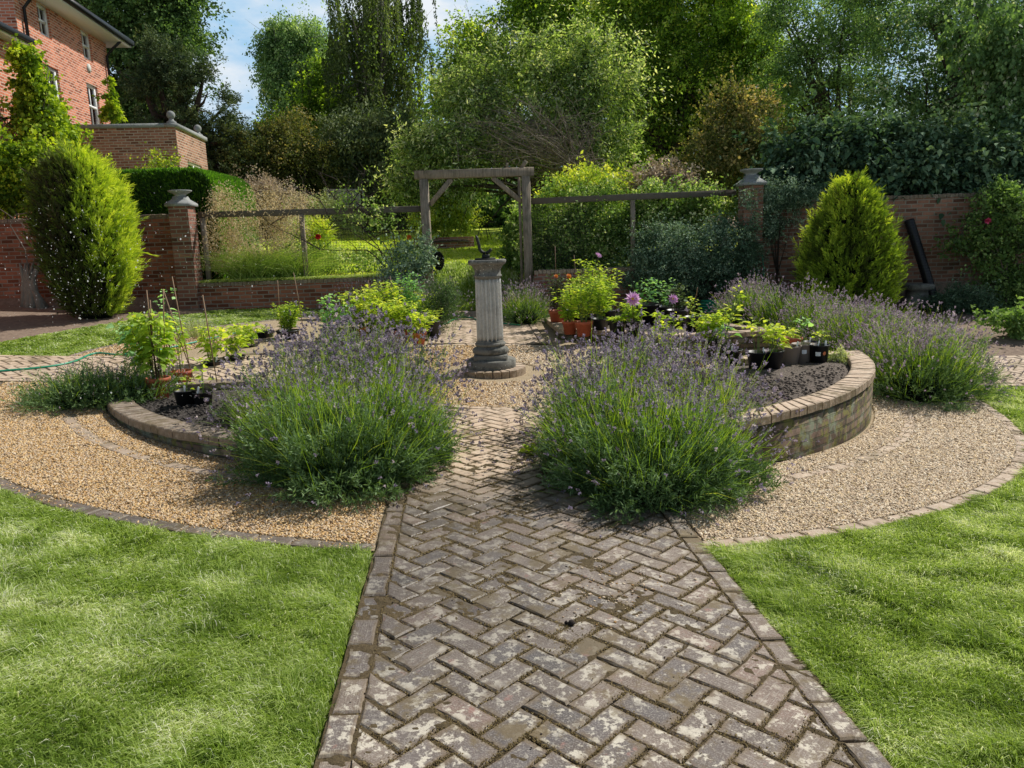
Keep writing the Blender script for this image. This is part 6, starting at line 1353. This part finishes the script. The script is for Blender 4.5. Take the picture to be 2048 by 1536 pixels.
potted(868, 688, 30, 'b', 'black pot standing on the path by the corner of the left bed', 618, z=float(TT(-1.1, 11.8))+.03, Y=11.6, hp=34, fol=bright(spread=.18, nst=8, nl=14, ll=.06, lw=.022, tone=.55), marks=2)
# right cluster in the far right bed
potted(1115, 652, 32, 't', 'terracotta pot of a dark leaved dahlia at the corner of the right bed', 545, fol=dict(spread=.24, nst=12, nl=18, ll=.07, lw=.04, mat=M['potleafdark'], tone=.5, smat='stemdark'), canes=((1110, 492, 1113, 560),), hp=32)
potted(1146, 654, 40, 'b', 'large black pot behind the corner terracotta pot of the right bed', 560, fol=bright(spread=.2, nst=9, nl=14), hp=36)
for i, (px, py, w, k, top, lab, cn) in enumerate([(1168, 672, 34, 't', 560, 'terracotta pot with lime leaves at the front of the right bed corner', ()), (1200, 668, 36, 'b', 555, 'black pot of bushy bright leaves, second from the right bed corner', ()),
      (1180, 655, 34, 'b', 522, 'black pot of the tall leafy plant rising above the right bed corner', ((1148, 510, 1158, 600),)), (1215, 650, 34, 'b', 540, 'black pot of bright leaves with a pale cane, left of the large pink dahlia', ((1200, 530, 1190, 610),)), (1140, 668, 30, 't', 580, 'small terracotta pot tucked under the bright leaves of the right bed corner', ())]):
    potted(px, py, w, k, lab, top, fol=bright(spread=.24, nst=14, nl=17, ll=.09, lw=.042, tone=.56), canes=cn, marks=i % 2)
def dahlia(px, py, Y, r, label, facing=(0, -1, .25), mat='pink', stem_to=None):
    p = AT(px, py, Y); t = thing('dahlia_flower', p, label, 'flower'); f = unit(np.array(facing)); s = unit(np.cross(f, (0, 0, 1.))); u = np.cross(s, f); g = MB()
    for ring, (n, tilt, l) in enumerate(((10, .25, 1.), (10, .45, .82), (8, .8, .6))):
        a = np.linspace(0, 6.28, n, endpoint=False)+ring*.3; D = s*np.cos(a)[:, None]+u*np.sin(a)[:, None]+f*tilt; diamonds(g, np.repeat(p[None], n, 0)+D*r*.12, D, r*l, r*.52, rng.uniform(.3, 1, n), fold=.1, side=np.cross(D, f)*1.+np.repeat(f[None], n, 0))
    g.build('petals', M[mat], t); g = MB(); lathe(g, p+f*r*.1-np.array([0, 0, r*.15]), [(r*.16, 0), (r*.22, r*.15), (r*.1, r*.3)], 10); g.build('flower_centre', M['yellow'], t)
    g = MB(); e = p+np.array([.03, .1, -.35]) if stem_to is None else np.array(stem_to); tube(g, [p-f*.01, (p+e)/2+np.array([0, .04, .06]), e], .005, 6); g.build('stem', M['stemdark'], t)
potted(1268, 668, 34, 'b', 'black pot of the plant bearing the large pink dahlia', 600, fol=bright(spread=.2, nst=9, nl=13, ll=.085, tone=.5, mat=M['potleaf']), Y=10.9, z=.17)
dahlia(1265, 598, 10.7, .115, 'large open pink dahlia facing the camera, left of the two low ones')
dahlia(1345, 598, 11.3, .085, 'smaller pink dahlia among dark leaves, right of the large one', (.3, -1, .3))
dahlia(1196, 511, 11.8, .06, 'tiny pink flower held highest, above the right bed corner', (.5, -.6, .8))
dahlia(1137, 553, 11.3, .045, 'small orange bloom on the dark leaved dahlia, right one of two', (0, -1, .6), 'orange')
dahlia(1112, 553, 11.3, .035, 'small orange bloom on the dark leaved dahlia, left one of two', (-.3, -1, .6), 'orange')
potted(1290, 650, 60, 'b', 'large wide black pot behind the large pink dahlia', 560, fol=dict(spread=.22, nst=6, nl=10, ll=.09, lw=.05, mat=M['potleafblue'], tone=.5), hp=42)
potted(1330, 648, 44, 'b', 'black pot with leaning shoots, between the two pink dahlias', 558, fol=dict(spread=.16, nst=5, nl=9, ll=.085, lw=.05, mat=M['potleafblue'], tone=.6), hp=36, marks=2)
t, p, r, h = potted(1355, 655, 46, 'b', 'black pot of dark leaves bearing the smaller pink dahlia', 570, fol=dict(spread=.22, nst=9, nl=14, ll=.075, lw=.045, mat=M['potleafdark'], tone=.75, smat='stemdark'), hp=36)
sticker(t, p, r, h, -1.4, .06, .05, h*.55, M['label'], 'sticker')
potted(1388, 672, 40, 'b', 'black pot with a nodding pale stem and a short cane, right of the pink dahlias', 595, fol=dict(spread=.10, nst=3, nl=6, ll=.08, lw=.04, mat=M['potleaf'], tone=.6, bare=.4), canes=((1395, 575, 1390, 600),), hp=34, marks=2, Y=11.0, z=.17)
potted(1330, 690, 40, 'b', 'black pot of yellow green shoots just above the right lavender flowers', 625, fol=bright(spread=.2, nst=8, nl=10, tone=.6), Y=8.6, z=.165)
potted(1235, 690, 36, 'b', 'black pot mostly hidden by lavender below the large pink dahlia', 640, fol=bright(spread=.2, nst=8, nl=12, tone=.6), Y=11., z=.165)
potted(1420, 720, 44, 'b', 'black pot of serrated bright leaves in the middle of the right bed', 628, fol=bright(spread=.26, nst=15, nl=18, ll=.075, lw=.04, tone=.55), Y=8.7, z=.165)
potted(1445, 722, 40, 'b', 'black pot with one tall leaning spire of pointed leaves', 552, fol=dict(spread=.03, nst=1, nl=18, ll=.09, lw=.035, mat=M['potleaf'], tone=.75, bare=.1, lean=(.16, 0), r0=.006, droop=.3), Y=8.5, z=.165)
potted(1392, 722, 32, 't', 'terracotta pot lying low among the right lavender stalks', 690, fol=bright(spread=.06, nst=2, nl=4, ll=.04), z=.165, Y=7.8, hp=24)
potted(1462, 728, 44, 'b', 'black pot with two big cabbage leaves, left of the taupe pots', 655, fol=dict(spread=.10, nst=3, nl=4, ll=.10, lw=.065, mat=M['potleafblue'], tone=.7, bare=.5, droop=.9), marks=1, hp=30)
potted(1515, 738, 44, 'b', 'black pot with tall spoon shaped leaves, left of the taupe pots', 640, fol=dict(spread=.14, nst=4, nl=5, ll=.12, lw=.06, mat=M['potleaf'], tone=.6, bare=.5, droop=.7), hp=36, marks=1)
potted(1545, 738, 42, 'b', 'black pot of yellow green leaves directly behind the front taupe pot', 655, fol=bright(spread=.14, nst=7, nl=9, ll=.10, lw=.05, tone=.7, bare=.3), hp=38)
t, p, r, h = potted(1577, 728, 46, 'g', 'taupe pot in front, leftmost of the three pots by the curved coping', 660, fol=dict(spread=.05, nst=2, nl=5, ll=.09, lw=.055, mat=M['potleaf'], tone=.6, bare=.5), hp=38, marks=1)
t, p, r, h = potted(1604, 724, 42, 'g', 'taupe pot with a white sticker, between the other taupe pot and the black one', 640, fol=dict(spread=.05, nst=2, nl=5, ll=.09, lw=.055, mat=M['potleafblue'], tone=.7, bare=.6), hp=38)
sticker(t, p, r, h, -1.75, .055, .045, h*.62, M['label'], 'sticker')
t, p, r, h = potted(1637, 726, 40, 'b', 'black pot with white and orange stickers, nearest the end of the curved coping', 664, fol=dict(spread=.05, nst=3, nl=4, ll=.07, lw=.05, mat=M['potleaf'], tone=.7, bare=.6), hp=38, marks=3)
sticker(t, p, r, h, -2.05, .06, .045, h*.55, M['label'], 'sticker'); sticker(t, p, r, h, -1.35, .042, .042, h*.58, M['sticker'], 'sticker', True)
potted(1582, 708, 40, 't', 'terracotta pot peeping out behind the taupe pots', 668, fol=dict(spread=.05, nst=2, nl=4, ll=.07, lw=.04, mat=M['potleaf'], tone=.7, bare=.5), hp=34)
potted(1620, 712, 30, 'b', 'small black pot with a white label behind the stickered pots', None, hp=30, marks=1)
# sprinkler spray over the left side
g = MB(); n = 620
px = np.concatenate([rng.normal(150, 95, n-260), rng.uniform(0, 620, 260)]); py = np.concatenate([rng.normal(540, 70, n-260), rng.uniform(430, 800, 260)])
for a, b in zip(px, py):
    if not (0 < a < 700 and 330 < b < 800): continue
    p = AT(a, b, rng.uniform(4.5, 7.)); s = rng.uniform(.0012, .0032) if rng.random() < .96 else .006
    V = p+np.array([(1, 0, 0), (0, 1, 0), (-1, 0, 0), (0, -1, 0), (0, 0, 1.2), (0, 0, -1.2)])*s; g.add(V, None, [(0, 1, 4), (1, 2, 4), (2, 3, 4), (3, 0, 4), (1, 0, 5), (2, 1, 5), (3, 2, 5), (0, 3, 5)])
tag(g.build('water_spray', M['drops'], smooth=True), 'fine glittering water drops from a sprinkler in front of the left conifer', 'water drops', kind='stuff')
# ------------------------------------------------------------------ camera, sun, sky
cam = bpy.data.cameras.new('camera'); co = bpy.data.objects.new('camera', cam); COL.objects.link(co); S.camera = co
cam.sensor_width = 36; cam.lens = 36*FP/2048; cam.clip_end = 3000; cam.clip_start = .05
from mathutils import Matrix
c, s, cp, sp = math.cos(ROL), math.sin(ROL), math.cos(PIT), math.sin(PIT)
Rx = (c, -s*sp, -s*cp); Up = (s, c*sp, c*cp); Bk = (0, -cp, sp)
co.matrix_world = Matrix(((Rx[0], Up[0], Bk[0], 0), (Rx[1], Up[1], Bk[1], 0), (Rx[2], Up[2], Bk[2], 1.6), (0, 0, 0, 1)))
AZ, EL = math.radians(52), math.radians(45)
sv = np.array([math.sin(AZ)*math.cos(EL), math.cos(AZ)*math.cos(EL), math.sin(EL)])
sun = bpy.data.lights.new('sun', 'SUN'); sun.energy = 5.; sun.angle = math.radians(.53); sun.color = (1, .965, .90)
so = bpy.data.objects.new('sun', sun); COL.objects.link(so)
from mathutils import Vector
so.rotation_euler = Vector((-sv[0], -sv[1], -sv[2])).to_track_quat('-Z', 'Y').to_euler(); so.location = (0, 0, 20)
w = bpy.data.worlds.new('World'); S.world = w; w.use_nodes = True; nt = w.node_tree; nt.nodes.clear(); q = N(nt)
sky = q.n('TexSky', sky_type='NISHITA'); sky.sun_disc = False; sky.sun_elevation = EL; sky.sun_rotation = AZ; sky.air_density = 1.; sky.dust_density = 1.5
tc = q.n('TexCoord').outputs['Generated']
mp = q.n('Mapping', {'Vector': tc, 'Scale': (1., 1., 2.4)}).outputs[0]
elev = q.n('SeparateXYZ', {0: tc}).outputs[2]
cn = q.noise(mp, 4.2, 9, .6); cm_ = q.math('MULTIPLY', q.ramp(cn, [(.42, (0, 0, 0)), (.60, (1, 1, 1))]), q.ramp(elev, [(.32, (1, 1, 1)), (.48, (.05, .05, .05))]))
cc = q.mix(q.noise(mp, 5., 6, .6), (15.5, 17.2, 19.), (21., 21., 21.))
low = q.mix(q.ramp(elev, [(.30, (1, 1, 1)), (.44, (0, 0, 0))]), sky.outputs[0], (8.2, 13.4, 18.6))
skc = q.mix(q.math('MULTIPLY', cm_, .9), low, cc)
bg = q.n('Background', {'Color': skc, 'Strength': .047}); ow = q.n('OutputWorld'); nt.links.new(bg.outputs[0], ow.inputs[0])
S.view_settings.view_transform = 'Standard'; S.view_settings.look = 'None'; S.view_settings.exposure = 0; S.view_settings.gamma = 1
S.cycles.max_bounces = 8; S.cycles.diffuse_bounces = 5; S.cycles.transmission_bounces = 6; S.cycles.glossy_bounces = 2; S.cycles.use_denoising = True
